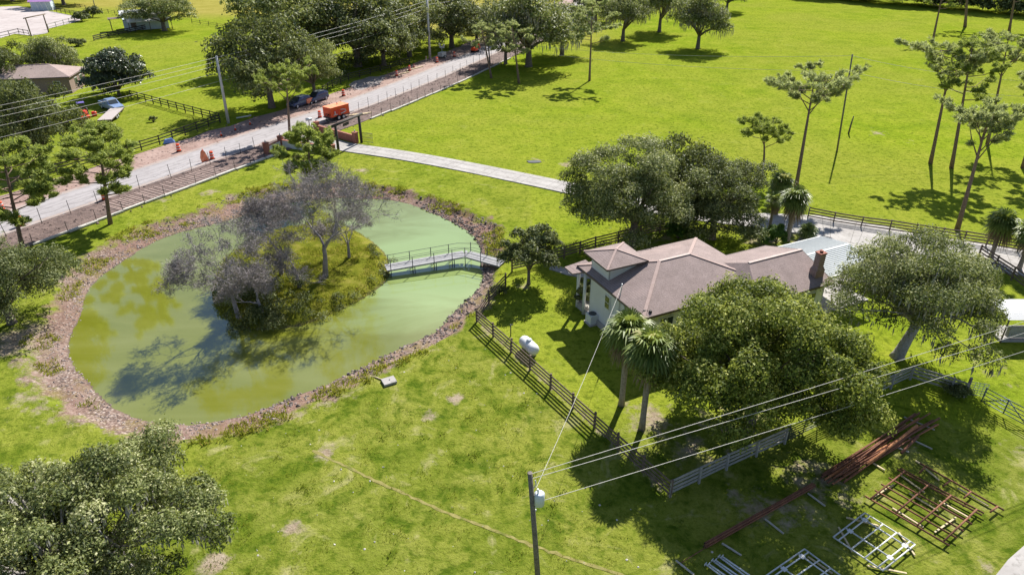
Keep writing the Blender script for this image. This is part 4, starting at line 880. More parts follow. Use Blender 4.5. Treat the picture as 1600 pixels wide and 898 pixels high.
silt(range(iB, i1 + 1), 3.9, 'row of thin stakes at the road edge right of the gateway', 6.5, 1.7)
# ruts and clods in the two dirt strips
cl = MB(); rnd = random.Random(4)
def clod(mb, x, y, z, s, rnd):
    vv = [(x + s * rnd.uniform(.6, 1.2) * c, y + s * rnd.uniform(.6, 1.2) * q, z + s * rnd.uniform(-.1, .25)) for c, q in ((1, 0), (.4, .9), (-.7, .7), (-.9, -.3), (-.1, -1), (.75, -.65))] + [(x + rnd.uniform(-.2, .2) * s, y + rnd.uniform(-.2, .2) * s, z + s * rnd.uniform(.45, .8))]
    vv += [(p[0] * 1, p[1] * 1, z - s * .4) for p in vv[:6]]
    mb.mesh(vv, [(0, 1, 6), (1, 2, 6), (2, 3, 6), (3, 4, 6), (4, 5, 6), (5, 0, 6)] + [(7 + k, 7 + (k + 1) % 6, (k + 1) % 6, k) for k in range(6)])
for i in range(i0, i1 + 8):
    for side, lo, hi, cnt in ((1, 3.6, 8.3, 26), (-1, -8.6, -3.6, 12)):
        for _ in range(cnt):
            d = rnd.uniform(lo, hi); p = offset(road_c[max(i - 1, 0):i + 2], d)[1] + Vector((rnd.uniform(-1.5, 1.5), rnd.uniform(-1.5, 1.5))); clod(cl, p.x, p.y, .0, rnd.choice((.06, .09, .12, .2)), rnd)
tag(cl.build('loose_dirt', M['brown_dirt']), 'loose brown clods strewn along the road works', 'dirt', kind='stuff')
mt = empty('timber_mat', at(150, 335), 0, 'corduroy of dark boards laid in the ditch left of the gateway', 'mat')
mo = at(150, 335); k = 0
for i in range(near_index((150, 330)), near_index((360, 262))):
    a, b = offset(road_c, 4.6), offset(road_c, 8.0)
    for j in range(6):
        p = a[i].lerp(a[i + 1], j / 6); q = b[i].lerp(b[i + 1], j / 6); jx = rnd.gauss(0, .12)
        MB().bar((p.x - mo.x, p.y - mo.y + jx, .03), (q.x - mo.x, q.y - mo.y + jx, .03), .16, .05).build('board', M['brown_board'] if 'brown_board' in M else M.setdefault('brown_board', mat_mottled('brown_board', (.25, .18, .16), (.36, .27, .24), 3, .9)), mt)
def drum(px, label):
    g = empty('traffic_drum', at(*px), random.random() * 3, label, 'traffic drum', 'orange traffic drums along the road')
    MB().tube([(0, 0, 0), (0, 0, .10)], [.42, .36], 12).build('base', M['rubber'], g)
    for k, (z0, z1, r0, r1, m) in enumerate(((.10, .38, .30, .29, 'orange'), (.38, .52, .29, .28, 'white_paint'), (.52, .74, .28, .265, 'orange'), (.74, .88, .265, .255, 'white_paint'), (.88, 1.12, .255, .22, 'orange'))): MB().tube([(0, 0, z0), (0, 0, z1)], [r0, r1], 14).build('band', M[m], g)
    MB().tube([(-.12, 0, 1.12), (-.12, 0, 1.2), (.12, 0, 1.2), (.12, 0, 1.12)], .025, 5).build('handle', M['rubber'], g)
for px, l in (((280,237), 'orange drum on the far verge across from the timber mat'), ((332,249), 'orange drum at the near road edge by the orange barrier'), ((34,353), 'orange drum at the near road edge beside the leftmost pine'), ((164,312), 'orange drum at the road edge behind the pine trunk by the pond'), ((537,150), 'orange drum on the far verge behind the dark car'), ((620,119), 'orange drum on the far verge beside the gravel pile'), ((640,111), 'orange drum on the far verge left of the light tower'), ((683,98), 'orange drum just left of the light tower trailer'), ((710,89), 'orange drum just right of the light tower trailer'), ((4,329), 'orange drum at the left edge on the far verge'), ((500,184), 'orange drum beside the orange machine')): drum(px, l)
def cone(px, label):
    g = empty('traffic_cone', at(*px), .3, label, 'traffic cone', 'small orange cones along the road'); MB().box((0, 0, .03), (.4, .4, .06)).build('base', M['rubber'], g); MB().tube([(0, 0, .05), (0, 0, .75)], [.16, .04], 10).build('shell', M['orange'], g); MB().tube([(0, 0, .40), (0, 0, .55)], [.108, .075], 10).build('reflective_band', M['white_paint'], g)
for px, l in (((346,213), 'orange cone on the far verge left of the pale pole'), ((368,204), 'small dark orange cone just below the pale pole'), ((391,195), 'orange cone on the far verge right of the pale pole'), ((647,106), 'orange cone beside the plank on the far verge')): cone(px, l)
bq_ = at(321, 253); ob = empty('safety_barrier', bq_, .9, 'crumpled bright orange safety netting at the near road edge', 'netting')
MB().mesh([(-.5, 0, 0), (.1, .15, 0), (.6, -.05, 0), (-.55, .1, .7), (-.05, -.1, .9), (.5, .1, .6), (-.35, .05, 1.5), (.0, .1, 1.75), (.25, 0, 1.3)], [(0, 1, 4, 3), (1, 2, 5, 4), (3, 4, 7, 6), (4, 5, 8, 7)]).build('netting', M['orange_light'], ob); MB().tube([(0, .05, -.1), (0, .05, 1.8)], .035, 6).build('stake', M['orange'], ob)
# silver pipe, blue tarp, plank heap
wp = at(380, 184); t = empty('white_pipe', wp, R(40), 'short white pipe lying on the far verge', 'pipe'); MB().tube([(-1.1, 0, .12), (1.1, 0, .12)], .11, 10).build('barrel', M['white_paint'], t); MB().tube([(1.08, 0, .12), (1.3, 0, .12)], .14, 10).build('socket', M['galv'], t)
bt = at(264, 223); t = empty('tarp_bundle', bt, .5, 'small blue tarp bundle by the dark roadside fence', 'tarp'); MB().mesh([(-.8, -.4, 0), (.8, -.4, 0), (.85, .45, 0), (-.7, .5, 0), (-.5, -.2, .55), (.45, -.25, .65), (.5, .2, .6), (-.4, .3, .5)], [(0, 1, 5, 4), (1, 2, 6, 5), (2, 3, 7, 6), (3, 0, 4, 7), (4, 5, 6, 7)]).build('cover', M['cloth_blue'], t); MB().tube([(-.8, 0, .3), (.0, 0, .62), (.85, 0, .3)], .025, 5).build('rope', M['white_paint'], t)
for px, rz_, l in (((625,117), .95, 'long pale plank on the far verge beside the drums'), ((648,108), 1.0, 'second pale plank further along the far verge')):
    p = at(*px); t = empty('plank', p, rz_, l, 'plank'); MB().box((0, 0, .12), (5.5, .28, .10)).build('board', M['lumber'], t); MB().box((1.2, 0, .03), (.12, .9, .10)).build('bearer', M['lumber_grey'], t)

# ------------------------------------------------------------------ vehicles
def wheels(g, xs, y, r_, wd=.24):
    for x in xs:
        for s in (-1, 1):
            wh = MB().tube([(x, s * y - wd / 2, r_), (x, s * y + wd / 2, r_)], r_, 16).build('wheel', M['rubber'], g); MB().tube([(x, s * (y + wd * .42), r_), (x, s * (y + wd * .56), r_)], r_ * .58, 12).build('rim', M['galv'], wh)
def loft(sections, name, mat, parent):
    """body skin through cross sections: (x, half width bottom, half width top, z bottom, z top)"""
    mb = MB(); vv = []
    for x, wb, wt, z0, z1 in sections: vv += [(x, -wb, z0), (x, -wb * 1.03, z0 + (z1 - z0) * .5), (x, -wt, z1), (x, wt, z1), (x, wb * 1.03, z0 + (z1 - z0) * .5), (x, wb, z0)]
    fs = [tuple(range(6))[::-1], tuple(range(len(vv) - 6, len(vv)))]
    for i in range(len(sections) - 1): fs += [(i * 6 + k, i * 6 + (k + 1) % 6, i * 6 + 6 + (k + 1) % 6, i * 6 + 6 + k) for k in range(6)]
    mb.mesh(vv, fs); return mb.build(name, mat, parent)
def car(loc, rz, label, mat, kind='suv', cat='car'):
    g = empty('pickup_truck' if kind == 'pickup' else 'parked_car', loc, rz, label, cat)
    if kind == 'pickup':
        loft([(-2.75, .86, .88, .5, .95), (-2.7, .92, .94, .42, 1.08), (.95, .95, .95, .38, 1.08), (1.1, .95, .93, .38, 1.10), (2.45, .93, .84, .42, 1.02), (2.75, .84, .76, .5, .85)], 'body', mat, g)
        loft([(-.75, .88, .76, 1.05, 1.72), (-.55, .9, .76, 1.05, 1.86), (.55, .9, .74, 1.05, 1.86), (1.2, .9, .70, 1.05, 1.12)], 'cab', mat, g)
        MB().box((-1.75, 0, 1.085), (1.75, 1.5, .03)).build('bed_floor', M['rubber'], g)
        for s in (-1, 1): MB().box((-1.75, s * .86, 1.16), (1.9, .14, .2)).build('bed_side', mat, g); MB().mesh([(-.5, s * .905, 1.18), (.95, s * .905, 1.18), (.5, s * .80, 1.76), (-.5, s * .80, 1.76)], [(0, 1, 2, 3)]).build('side_window', M['glass'], g)
        MB().box((-2.7, 0, 1.12), (.08, 1.6, .25)).build('tailgate', mat, g); MB().mesh([(1.22, -.74, 1.14), (1.22, .74, 1.14), (.6, .66, 1.80), (.6, -.66, 1.80)], [(0, 1, 2, 3)]).build('windscreen', M['glass'], g); MB().mesh([(-.79, -.7, 1.2), (-.79, .7, 1.2), (-.70, .64, 1.74), (-.70, -.64, 1.74)], [(3, 2, 1, 0)]).build('rear_window', M['glass'], g); wheels(g, (-1.75, 1.75), .84, .40)
        for s in (-1, 1): MB().box((2.72, s * .62, .80), (.10, .30, .16)).build('headlight', M['white_paint'], g)
    else:
        loft([(-2.25, .80, .74, .5, .9), (-2.15, .9, .86, .38, 1.05), (1.0, .92, .88, .35, 1.05), (2.1, .88, .78, .4, .9), (2.3, .78, .68, .48, .75)], 'body', mat, g)
        loft([(-2.1, .84, .68, 1.02, 1.45), (-1.7, .86, .68, 1.02, 1.66), (.3, .86, .68, 1.02, 1.66), (1.15, .86, .7, 1.02, 1.08)], 'cabin', mat, g)
        MB().mesh([(1.18, -.7, 1.10), (1.18, .7, 1.10), (.38, .62, 1.62), (.38, -.62, 1.62)], [(0, 1, 2, 3)]).build('windscreen', M['glass'], g); MB().mesh([(-2.13, -.7, 1.06), (-2.13, .7, 1.06), (-1.80, .6, 1.60), (-1.80, -.6, 1.60)], [(3, 2, 1, 0)]).build('rear_window', M['glass'], g)
        for s in (-1, 1): MB().mesh([(-1.8, s * .872, 1.1), (.9, s * .872, 1.1), (.3, s * .73, 1.58), (-1.6, s * .73, 1.58)], [(0, 1, 2, 3)]).build('side_window', M['glass'], g); MB().box((2.26, s * .56, .72), (.08, .3, .14)).build('headlight', M['white_paint'], g); MB().box((-2.24, s * .66, .86), (.06, .16, .2)).build('tail_light', M['red'], g)
        MB().box((-.7, 0, 1.67), (1.6, 1.1, .02)).build('roof_panel', M['galv'], g); wheels(g, (-1.4, 1.4), .80, .36)
    return g
car(at(176, 171), R(-38), 'pale blue pickup truck parked under the magnolia', M['truck_blue'], 'pickup', 'pickup truck')
rdir = math.atan2(rd.y, rd.x)
car(at(468, 166), rdir + math.pi, 'dark car nose in under the roadside pine, left of the other dark car', M['car_dark']); car(at(496, 158), rdir + math.pi, 'dark car with pale roof on the far verge behind the orange machine', M['car_dark'])
rb = at(483, 163); t = empty('compressor', rb, rdir, 'small red machine between the two dark cars on the verge', 'machine'); loft([(-.9, .45, .4, .35, 1.0), (-.3, .5, .45, .3, 1.15), (.6, .5, .4, .3, 1.05), (.9, .4, .3, .35, .8)], 'housing', M['orange_light'], t); wheels(t, (0,), .55, .28, .16); MB().tube([(.9, 0, .4), (1.7, 0, .35)], .05, 6).build('drawbar', M['steel_dark'], t)
# flatbed trailer
f0, f1 = at(165, 195), at(185, 176); fd = f1 - f0; ft = empty('flatbed_trailer', (f0 + f1) / 2, math.atan2(fd.y, fd.x), 'pale flatbed trailer parked in front of the pickup', 'trailer'); L = fd.length
for k in range(9): MB().box((0, -.92 + k * .23, .75), (L, .21, .06)).build('deck_plank', M['sand'], ft)
for s in (-1, 1): MB().bar((-L / 2, s * .95, .66), (L / 2, s * .95, .66), .08, .16).build('side_rail', M['fence_brown'], ft)
MB().box((-L / 2 - .02, 0, .68), (.08, 2.0, .22)).build('tail_rail', M['fence_brown'], ft); MB().tube([(L / 2, .6, .62), (L / 2 + 1.3, 0, .55), (L / 2, -.6, .62)], .05, 6).build('drawbar', M['steel_dark'], ft); wheels(ft, (-.5, .4), .82, .34)
# red tractor mower
tm = empty('red_tractor', at(132, 182), R(-55), 'small red tractor with loader parked left of the pickup', 'tractor'); loft([(-.4, .38, .34, .6, 1.0), (0, .42, .36, .5, 1.15), (1.3, .38, .32, .55, 1.1), (1.5, .3, .26, .6, .95)], 'bonnet', M['red'], tm); MB().box((-.7, 0, .95), (.55, .55, .16)).box((-.95, 0, 1.25), (.10, .5, .5)).build('seat', M['rubber'], tm); MB().tube([(-.15, 0, 1.1), (-.32, 0, 1.4)], .03, 6).build('steering_column', M['steel_dark'], tm); wheels(tm, (-.75,), .62, .62, .3); wheels(tm, (1.1,), .52, .36, .2)
MB().box((1.9, 0, .3), (.6, 1.4, .4)).build('loader_bucket', M['orange'], tm)
for s in (-1, 1): MB().bar((.2, s * .5, 1.0), (1.7, s * .5, .4), .08, .10).build('loader_arm', M['orange'], tm)
for x in (-.3, -1.0):
    for s in (-1, 1): MB().tube([(x, s * .45, .9), (x, s * .45, 2.1)], .035, 6).build('canopy_post', M['steel_dark'], tm)
MB().box((-.65, 0, 2.14), (1.2, 1.1, .08)).build('canopy', mat_mottled('canopy_violet', (.10, .08, .30), (.16, .12, .40), 2, .5), tm)
# red drum next to the tractor
t = empty('red_fuel_can', at(148, 181), .3, 'small red can on the grass right of the tractor', 'can'); MB().tube([(0, 0, 0), (0, 0, .6), (0, 0, .7)], [.4, .4, .3], 12).build('shell', M['red'], t); MB().tube([(.15, 0, .68), (.15, 0, .78)], .07, 8).build('cap', M['rubber'], t)
# orange pump machine at the gateway
m0, m1 = at(514, 189), at(542, 181); md = m1 - m0; pm = empty('orange_pump_trailer', (m0 + m1) / 2, math.atan2(md.y, md.x), 'bright orange boxy pump trailer beside the entrance arch', 'machine'); L = md.length
MB().box((0, .2, 1.35), (L, 1.9, 1.5)).build('housing', M['orange'], pm); MB().box((0, .2, 2.12), (L + .1, 2.0, .06)).build('roof_panel', M['orange_light'], pm); MB().box((0, .2, .5), (L + .4, 1.7, .16)).build('chassis', M['steel_dark'], pm); wheels(pm, (-.6, .4), .9, .38)
for k, x in enumerate((-L * .22, L * .12)): MB().box((x, -.765, 1.25), (L * .28, .03, .9)).build('door_panel', M['red'], pm)
MB().tube([(-L * .30, -.80, .95), (-L * .30, -.80, 1.45)], .10, 6).build('white_logo_bar', M['white_paint'], pm); MB().bar((-L * .38, -.80, .92), (-L * .18, -.80, .92), .04, .12).build('white_logo_bar', M['white_paint'], pm)
MB().tube([(L * .02, -.80, 1.55), (L * .16, -.80, 1.5), (L * .28, -.80, 1.35), (L * .30, -.80, 1.1), (L * .12, -.80, .95), (0, -.80, .9)], .07, 6).build('white_logo_stroke', M['white_paint'], pm)
for k in range(3): MB().tube([(-L / 2, -.1 * k, 1.0), (-L / 2 - .6, -.2 - .3 * k, 1.3 - .3 * k), (-L / 2 - 1.2, -.8 - .2 * k, .5), (-L / 2 - .8, -1.6, .1), (-L / 2 + .2, -1.7, .1)], .07, 6).build('hose', M['rubber'], pm)
MB().tube([(L / 2, 0, .5), (L / 2 + 1.6, 0, .45)], .06, 6).build('drawbar', M['steel_dark'], pm); MB().tube([(.4, .3, 2.15), (.4, .3, 2.5)], .06, 8).build('exhaust', M['steel_dark'], pm)
for k in range(2):
    p = at(560 + 6 * k, 180 - 1.5 * k); t = empty('plank', p, math.atan2(md.y, md.x) - .55, ['pale plank lying right of the orange pump trailer', 'second plank lying right of the orange pump trailer'][k], 'plank'); MB().box((0, 0, .12), (3.2, .25, .08)).build('board', M['lumber'], t); MB().box((.9, 0, .04), (.1, .6, .08)).build('bearer', M['lumber_grey'], t)
# light tower
lt = empty('light_tower', at(691, 91), rdir, 'portable light tower trailer with four white lamps on the verge', 'light tower'); MB().box((0, 0, .85), (1.9, 1.1, .9)).build('cabinet', M['galv'], lt); MB().box((0, 0, .38), (2.1, 1.2, .1)).build('chassis', M['steel_dark'], lt); wheels(lt, (0,), .68, .32); MB().tube([(0, 0, 1.3), (0, 0, 2.6)], .05, 8).build('mast', M['galv'], lt)
for y, z in ((-.55, 2.9), (.55, 2.9), (-.4, 2.4), (.4, 2.4)): MB().box((.05, y, z), (.22, .42, .34)).build('lamp', M['white_paint'], lt)
MB().bar((0, -.6, 2.62), (0, .6, 2.62), .05, .05).build('lamp_arm', M['galv'], lt)
mk = empty('marker_post', at(666, 96), 0, 'short white marker post beside the tall pale pole', 'post'); MB().tube([(0, 0, -.1), (0, 0, 1.1)], .09, 8).build('shaft', M['white_paint'], mk); MB().tube([(0, 0, .8), (0, 0, .95)], .095, 8).build('band', M['orange'], mk)
ow = at(742, 82); t = empty('orange_excavator', ow, 1.1, 'orange machine half hidden under the mossy oak by the road', 'machine'); loft([(-1.3, .9, .8, .8, 1.7), (-.6, 1.0, .9, .7, 2.0), (.8, 1.0, .8, .7, 1.8), (1.2, .8, .7, .8, 1.4)], 'body', M['orange'], t); MB().box((.3, .45, 2.2), (1.1, .9, 1.2)).build('cab', M['glass'], t)
for s in (-1, 1): MB().box((0, s * .85, .38), (3.0, .45, .75)).build('track', M['rubber'], t)
MB().bar((.9, -.3, 1.6), (2.6, -.3, 3.0), .3, .35).bar((2.6, -.3, 3.0), (3.6, -.3, 1.0), .25, .3).build('boom', M['orange'], t); t.scale = (.62, .62, .62)

# ================================================================== pipe yard in the near right corner
def pipe_thing(name, a, b, r_, mat, label, cat, group=None, z0=None):
    a, b = Vector(a), Vector(b); d = b - a; g = empty(name, a, math.atan2(d.y, d.x), label, cat, group); L = math.hypot(d.x, d.y)
    MB().tube([(0, 0, 0), (L, 0, d.z)], r_, 8).build('barrel', mat, g)
    MB().tube([(-.004, 0, 0), (-.006, 0, 0)], r_ * .72, 8).build('open_end', M['rubber'], g); return g
rnd = random.Random(11)
pa, pb = at(1300, 748), at(1450, 655); pdv = (pb - pa).normalized(); pn = Vector((-pdv.y, pdv.x, 0))
for k in range(16):
    lay = 0 if k < 10 else (1 if k < 14 else 2); lat = (k if lay == 0 else (k - 10 + .8) * 2.0) * .12 - .6 if lay < 2 else (k - 14) * .4 - .2
    s = rnd.uniform(-1.2, 1.0); ln = (pb - pa).length * rnd.uniform(.72, 1.06); tw = rnd.gauss(0, .035)
    a = pa + pn * lat + pdv * (s + .4); b = a + (pdv + pn * tw) * ln; z = .14 + lay * .12
    pipe_thing('rusty_pipe', (a.x, a.y, z), (b.x, b.y, z + rnd.uniform(-.02, .05)), rnd.choice((.05, .06, .065)), M['rust'] if rnd.random() < .6 else M['rust_orange'], 'rusty steel pipe in the loose pile beneath the tree shade', 'pipe', 'rusty pipes in the loose pile')
a, b = at(1352, 733), at(1430, 672); pipe_thing('rusty_pipe', (a.x, a.y, .38), (b.x, b.y, .40), .10, M['rust_orange'], 'thick orange rusty pipe on top of the loose pile', 'pipe')
la, lb = at(1101, 855), at(1271, 760); ldv = (lb - la).normalized(); lnn = Vector((-ldv.y, ldv.x, 0))
for k in range(5):
    lay = 0 if k < 3 else 1; lat = (k - 1) * .115 if lay == 0 else (k - 3.5) * .115; a = la + lnn * lat + ldv * rnd.uniform(-.1, .1); b = lb + lnn * lat + ldv * rnd.uniform(-.1, .1); z = .16 + lay * .12
    pipe_thing('rusty_pipe', (a.x, a.y, z), (b.x, b.y, z), .055, M['rust'], 'dark red steel pipe in the long straight bundle', 'pipe', 'pipes in the long bundle')
a, b = at(1060, 882), at(1104, 856); pipe_thing('thin_rod', (a.x, a.y, .05), (b.x, b.y, .12), .025, M['rust'], 'thin dark rod poking out of the long pipe bundle', 'rod')
a, b = at(1407, 711), at(1433, 685); pipe_thing('short_pipe', (a.x, a.y, .18), (b.x, b.y, .2), .09, M['rust'], 'short thick rusty pipe right of the loose pile', 'pipe')
def stick(p, q, label, mat, z=.05, wd=.09, ht=.06):
    a, b = at(*p), at(*q); d = b - a; g = empty('timber_bearer', (a.x, a.y, 0), math.atan2(d.y, d.x), label, 'timber'); MB().box((d.length / 2, 0, z), (d.length, wd, ht)).build('batten', mat, g); MB().box((d.length + .004, 0, z), (.008, wd * .9, ht * .9)).build('end_grain', M['lumber'], g)
for p, q, l, m in [((1195,811),(1224,834),'grey batten sticking out under the middle of the long bundle','lumber_grey'),((1262,771),(1289,791),'grey batten under the right end of the long bundle','lumber_grey'),((1128,849),(1158,868),'grey batten under the left end of the long bundle','lumber_grey'),((1056,876),(1084,898),'grey batten crossing the thin rod at the bottom','lumber_grey'),((1418,684),(1456,702),'grey green batten right of the loose pile','lumber_grey'),((1412,652),(1460,672),'grey batten under the far end of the loose pile','lumber_grey'),((1362,723),(1382,735),'short batten under the near end of the loose pile','lumber'),((1400,699),(1420,707),'short grey batten beneath the short thick pipe','lumber_grey'),((1355,884),(1416,896),'yellow batten under the near corner of the white panel','lumber'),((1310,824),(1331,862),'tan batten under the left side of the white panel','lumber'),((1404,832),(1429,868),'pale batten under the right side of the white panel','lumber'),((1322,809),(1374,822),'pale batten under the far corner of the white panel','lumber'),((1362,778),(1396,758),'yellow batten under the left end of the rusty grid','lumber'),((1406,742),(1444,770),'yellow batten under the far bay of the rusty grid','lumber'),((1420,771),(1466,799),'yellow batten in the middle bays of the rusty grid','lumber'),((1467,783),(1515,810),'yellow batten under the right bays of the rusty grid','lumber'),((1460,832),(1493,809),'yellow batten under the near right of the rusty grid','lumber'),((1394,794),(1442,824),'yellow batten under the near rail of the rusty grid','lumber'),((1446,733),(1467,751),'pale batten under the left end of the rusty ladder','lumber'),((1496,763),(1544,791),'pale batten under the right end of the rusty ladder','lumber'),((1430,720),(1442,728),'short pale batten at the far tip of the rusty ladder','lumber'),((1262,870),(1300,896),'tan batten under the blue panel at the bottom','lumber')]: stick(p, q, l, M[m])
def panel(name, lines, label, mat, r_, z, cat='gate panel', zs=0.0):
    o = at(*lines[0][0], z); g = empty(name, (o.x, o.y, 0), 0, label, cat)
    for p, q, kind in lines:
        zz = z + (0 if kind == 'rail' else r_ * 1.1); a, b = at(*p, zz), at(*q, zz); MB().tube([(a.x - o.x, a.y - o.y, zz), (b.x - o.x, b.y - o.y, zz)], r_, 8).build(kind, mat, g)
    return g, o
def Z2(x, y): return (1270 + x / 4.118, 680 + y / 4.118)
rl = [((335,388),(880,708)), ((400,352),(925,658)), ((440,312),(970,614)), ((488,272),(1025,570)), ((545,218),(1088,512)), ((560,210),(1102,500))]
rc = [((370,408),(592,228)), ((535,496),(750,312)), ((672,577),(890,384)), ((845,676),(1056,474))]
panel('rusty_grid_panel', [(Z2(*a), Z2(*b), 'rail') for a, b in rl] + [(Z2(*a), Z2(*b), 'crossbar') for a, b in rc], 'large rusty welded pipe grid lying flat on the grass', M['rust'], .052, .22, 'pipe frame')
panel('rusty_ladder_frame', [(Z2(690,178), Z2(1230,480), 'rail'), (Z2(686,240), Z2(722,204), 'stub'), (Z2(838,326), Z2(884,290), 'stub'), (Z2(972,402), Z2(1018,360), 'stub'), (Z2(1142,492), Z2(1190,455), 'stub')], 'narrow rusty pipe rail with four stubs behind the grid', M['rust'], .055, .2, 'pipe frame')
def quad_panel(A, B, C, D, label, mat, name, plate=True):
    f = lambda s, t: ((A[0] * (1 - s) + B[0] * s) * (1 - t) + (D[0] * (1 - s) + C[0] * s) * t, (A[1] * (1 - s) + B[1] * s) * (1 - t) + (D[1] * (1 - s) + C[1] * s) * t)
    ln = [(f(0, 0), f(1, 0), 'rail'), (f(0, 1), f(1, 1), 'rail'), (f(0, 0), f(0, 1), 'rail'), (f(1, 0), f(1, 1), 'rail'), (f(0, .16), f(1, .16), 'crossbar'), (f(.0, .62), f(1, .62), 'crossbar'), (f(.1, 0), f(.1, 1), 'crossbar'), (f(.9, 0), f(.9, 1), 'crossbar'), (f(.36, 0), f(.36, 1), 'crossbar'), (f(.63, 0), f(.63, 1), 'crossbar')]
    ln = [l for k, l in enumerate(ln)]
    g, o = panel(name, ln, label, mat, .042, .18)
    for s, t in ((.1, .16), (.9, .62), (.1, .62), (.9, .16)):
        p = at(*f(s, t), .27); MB().box((p.x - o.x, p.y - o.y, .27), (.26, .26, .02), .6).build('gusset', mat, g)
    return g
quad_panel(Z2(335,497), Z2(658,700), Z2(450,868), Z2(132,652), 'white pipe gate panel lying on the grass', M['white_paint'], 'white_gate_panel')
quad_panel((1257,857), (1322,905), (1262,945), (1195,900), 'white pipe gate panel in blue shade at the bottom edge', M['white_paint'], 'white_gate_panel')
for k in range(6):
    a = at(1103 + k * 5.2, 881 - k * 3.0 + (k % 2) * 3, .12 + .06 * (k % 2)); b = at(1103 + k * 5.2 + 62, 881 - k * 3.0 + 46, .12 + .06 * (k % 2)); d = b - a
    g = empty('white_post', (a.x, a.y, a.z), math.atan2(d.y, d.x), 'white capped steel post in the shaded stack at the bottom edge', 'post', 'stack of white posts'); MB().tube([(0, 0, 0), (d.length, 0, 0)], .045, 8).build('shaft', M['white_paint'], g); MB().box((-.02, 0, 0), (.03, .2, .14)).build('end_plate', M['white_paint'], g)
# small roofed shelter on the right edge
sa, sb, sc_, sd_ = at(1578, 497, 2.3), at(1578, 477, 2.3), at(1650, 477, 2.3), at(1650, 497, 2.3)
sh = empty('open_shelter', (sa.x, sa.y, 0), 0, 'small open shelter with white ribbed roof at the right edge', 'shelter'); o = Vector((sa.x, sa.y, 0)); W_, D_ = 4.2, 2.6
rf = MB().mesh([(0, 0, 2.15), (W_, 0, 2.15), (W_, D_, 2.5), (0, D_, 2.5), (0, 0, 2.09), (W_, 0, 2.09), (W_, D_, 2.44), (0, D_, 2.44)], [(0, 1, 2, 3), (7, 6, 5, 4), (0, 4, 5, 1), (1, 5, 6, 2), (2, 6, 7, 3), (3, 7, 4, 0)]).build('metal_roof', M['white_paint'], sh)
rb_ = MB()
for k in range(1, 10): rb_.bar((0.01, D_ * k / 10, 2.15 + .035 * k + .012), (W_ - .01, D_ * k / 10, 2.15 + .035 * k + .012), .05, .03)
tag(rb_.build('roof_ribs', M['galv'], rf), kind='stuff')
for x in (.1, W_ - .1):
    for y in (.1, D_ - .1): MB().tube([(x, y, -.1), (x, y, 2.12 + .12 * y)], .06, 8).build('post', M['fence_brown'], sh)
MB().box((W_ / 2, D_ / 2, .05), (W_ - .4, D_ - .4, .2)).build('floor_slab', M['concrete'], sh); MB().box((W_ / 2 + .2, .5, .75), (W_ - 1, .35, .9)).build('trough', M['fence_grey'], sh)

# ================================================================== neighbours
def hip_house(loc, rz, L, W, ze, zr, label, roofm, wallm, name='neighbour_house'):
    g = empty(name, loc, rz, label, 'house'); k = W / 2
    MB().prism([(.4, .4), (L - .4, .4), (L - .4, W - .4), (.4, W - .4)], -.1, ze).build('wall', wallm, g)
    q = [[(0, 0, ze), (L, 0, ze), (L - k, k, zr), (k, k, zr)], [(L, 0, ze), (L, W, ze), (L - k, k, zr)], [(L, W, ze), (0, W, ze), (k, k, zr), (L - k, k, zr)], [(0, W, ze), (0, 0, ze), (k, k, zr)]]
    r_ = roof_solid(q, .15).build('roof', roofm, g); caps([((k, k, zr), (L - k, k, zr))], M['ridge_dark'], r_)
    for x in (L * .3, L * .6, L * .85): wn_ = MB().box((x, .37, ze * .55), (1.2, .1, 1.1)).build('window', M['white_paint'], g); MB().box((x, .33, ze * .55), (1.05, .06, .95)).build('pane', M['glass'], wn_)
    for y in (W * .4, W * .7): wn_ = MB().box((L - .37, y, ze * .55), (.1, 1.2, 1.1)).build('window', M['white_paint'], g); MB().box((L - .33, y, ze * .55), (.06, 1.05, .95)).build('pane', M['glass'], wn_)
    return g
nb = at(78, 149); hip_house(Vector((nb.x - 13, nb.y - 2.0, 0)), R(12), 17, 9, 3.0, 4.6, 'brick neighbour house with greyish brown roof among the left trees', mat_shingle('shingle_grey', (.30, .23, .21), (.38, .30, .28), (.24, .19, .18)), mat_mottled('tan_brick', (.20, .14, .115), (.29, .21, .18), 5, .9))
bn = at(186, 49); barn = empty('small_barn', bn, R(28), 'small pale barn with white metal roof beside the round tree', 'barn')
MB().prism([(1.5, 0), (13, 0), (13, 6), (1.5, 6)], -.1, 2.6).build('wall', M['barn_wall'], barn)
MB().mesh([(1, -.5, 3.6), (12.5, -.5, 3.6), (12.5, 3.4, 5.0), (1, 3.4, 5.0), (1, -.5, 3.45), (12.5, -.5, 3.45), (12.5, 3.4, 4.85), (1, 3.4, 4.85)], [(0, 1, 2, 3), (7, 6, 5, 4), (0, 4, 5, 1), (1, 5, 6, 2), (2, 6, 7, 3), (3, 7, 4, 0)]).build('upper_roof', M['white_paint'], barn)
MB().mesh([(2.5, -3.4, 2.5), (14, -3.4, 2.5), (14, -.3, 3.1), (2.5, -.3, 3.1), (2.5, -3.4, 2.4), (14, -3.4, 2.4), (14, -.3, 3.0), (2.5, -.3, 3.0)], [(0, 1, 2, 3), (7, 6, 5, 4), (0, 4, 5, 1), (1, 5, 6, 2), (2, 6, 7, 3), (3, 7, 4, 0)]).build('lower_roof', M['white_paint'], barn)
MB().prism([(2, .5), (12, .5), (12, 3), (2, 3)], 2.6, 3.9).build('upper_wall', M['barn_wall'], barn)
for x, y, h in ((2.8, -3.1, 2.45), (8, -3.1, 2.45), (13.6, -3.1, 2.45), (-1.6, 3, 3.2), (-1.6, -.2, 3.0)): MB().tube([(x, y, -.1), (x, y, h)], .10, 6).build('post', M['fence_brown'], barn)
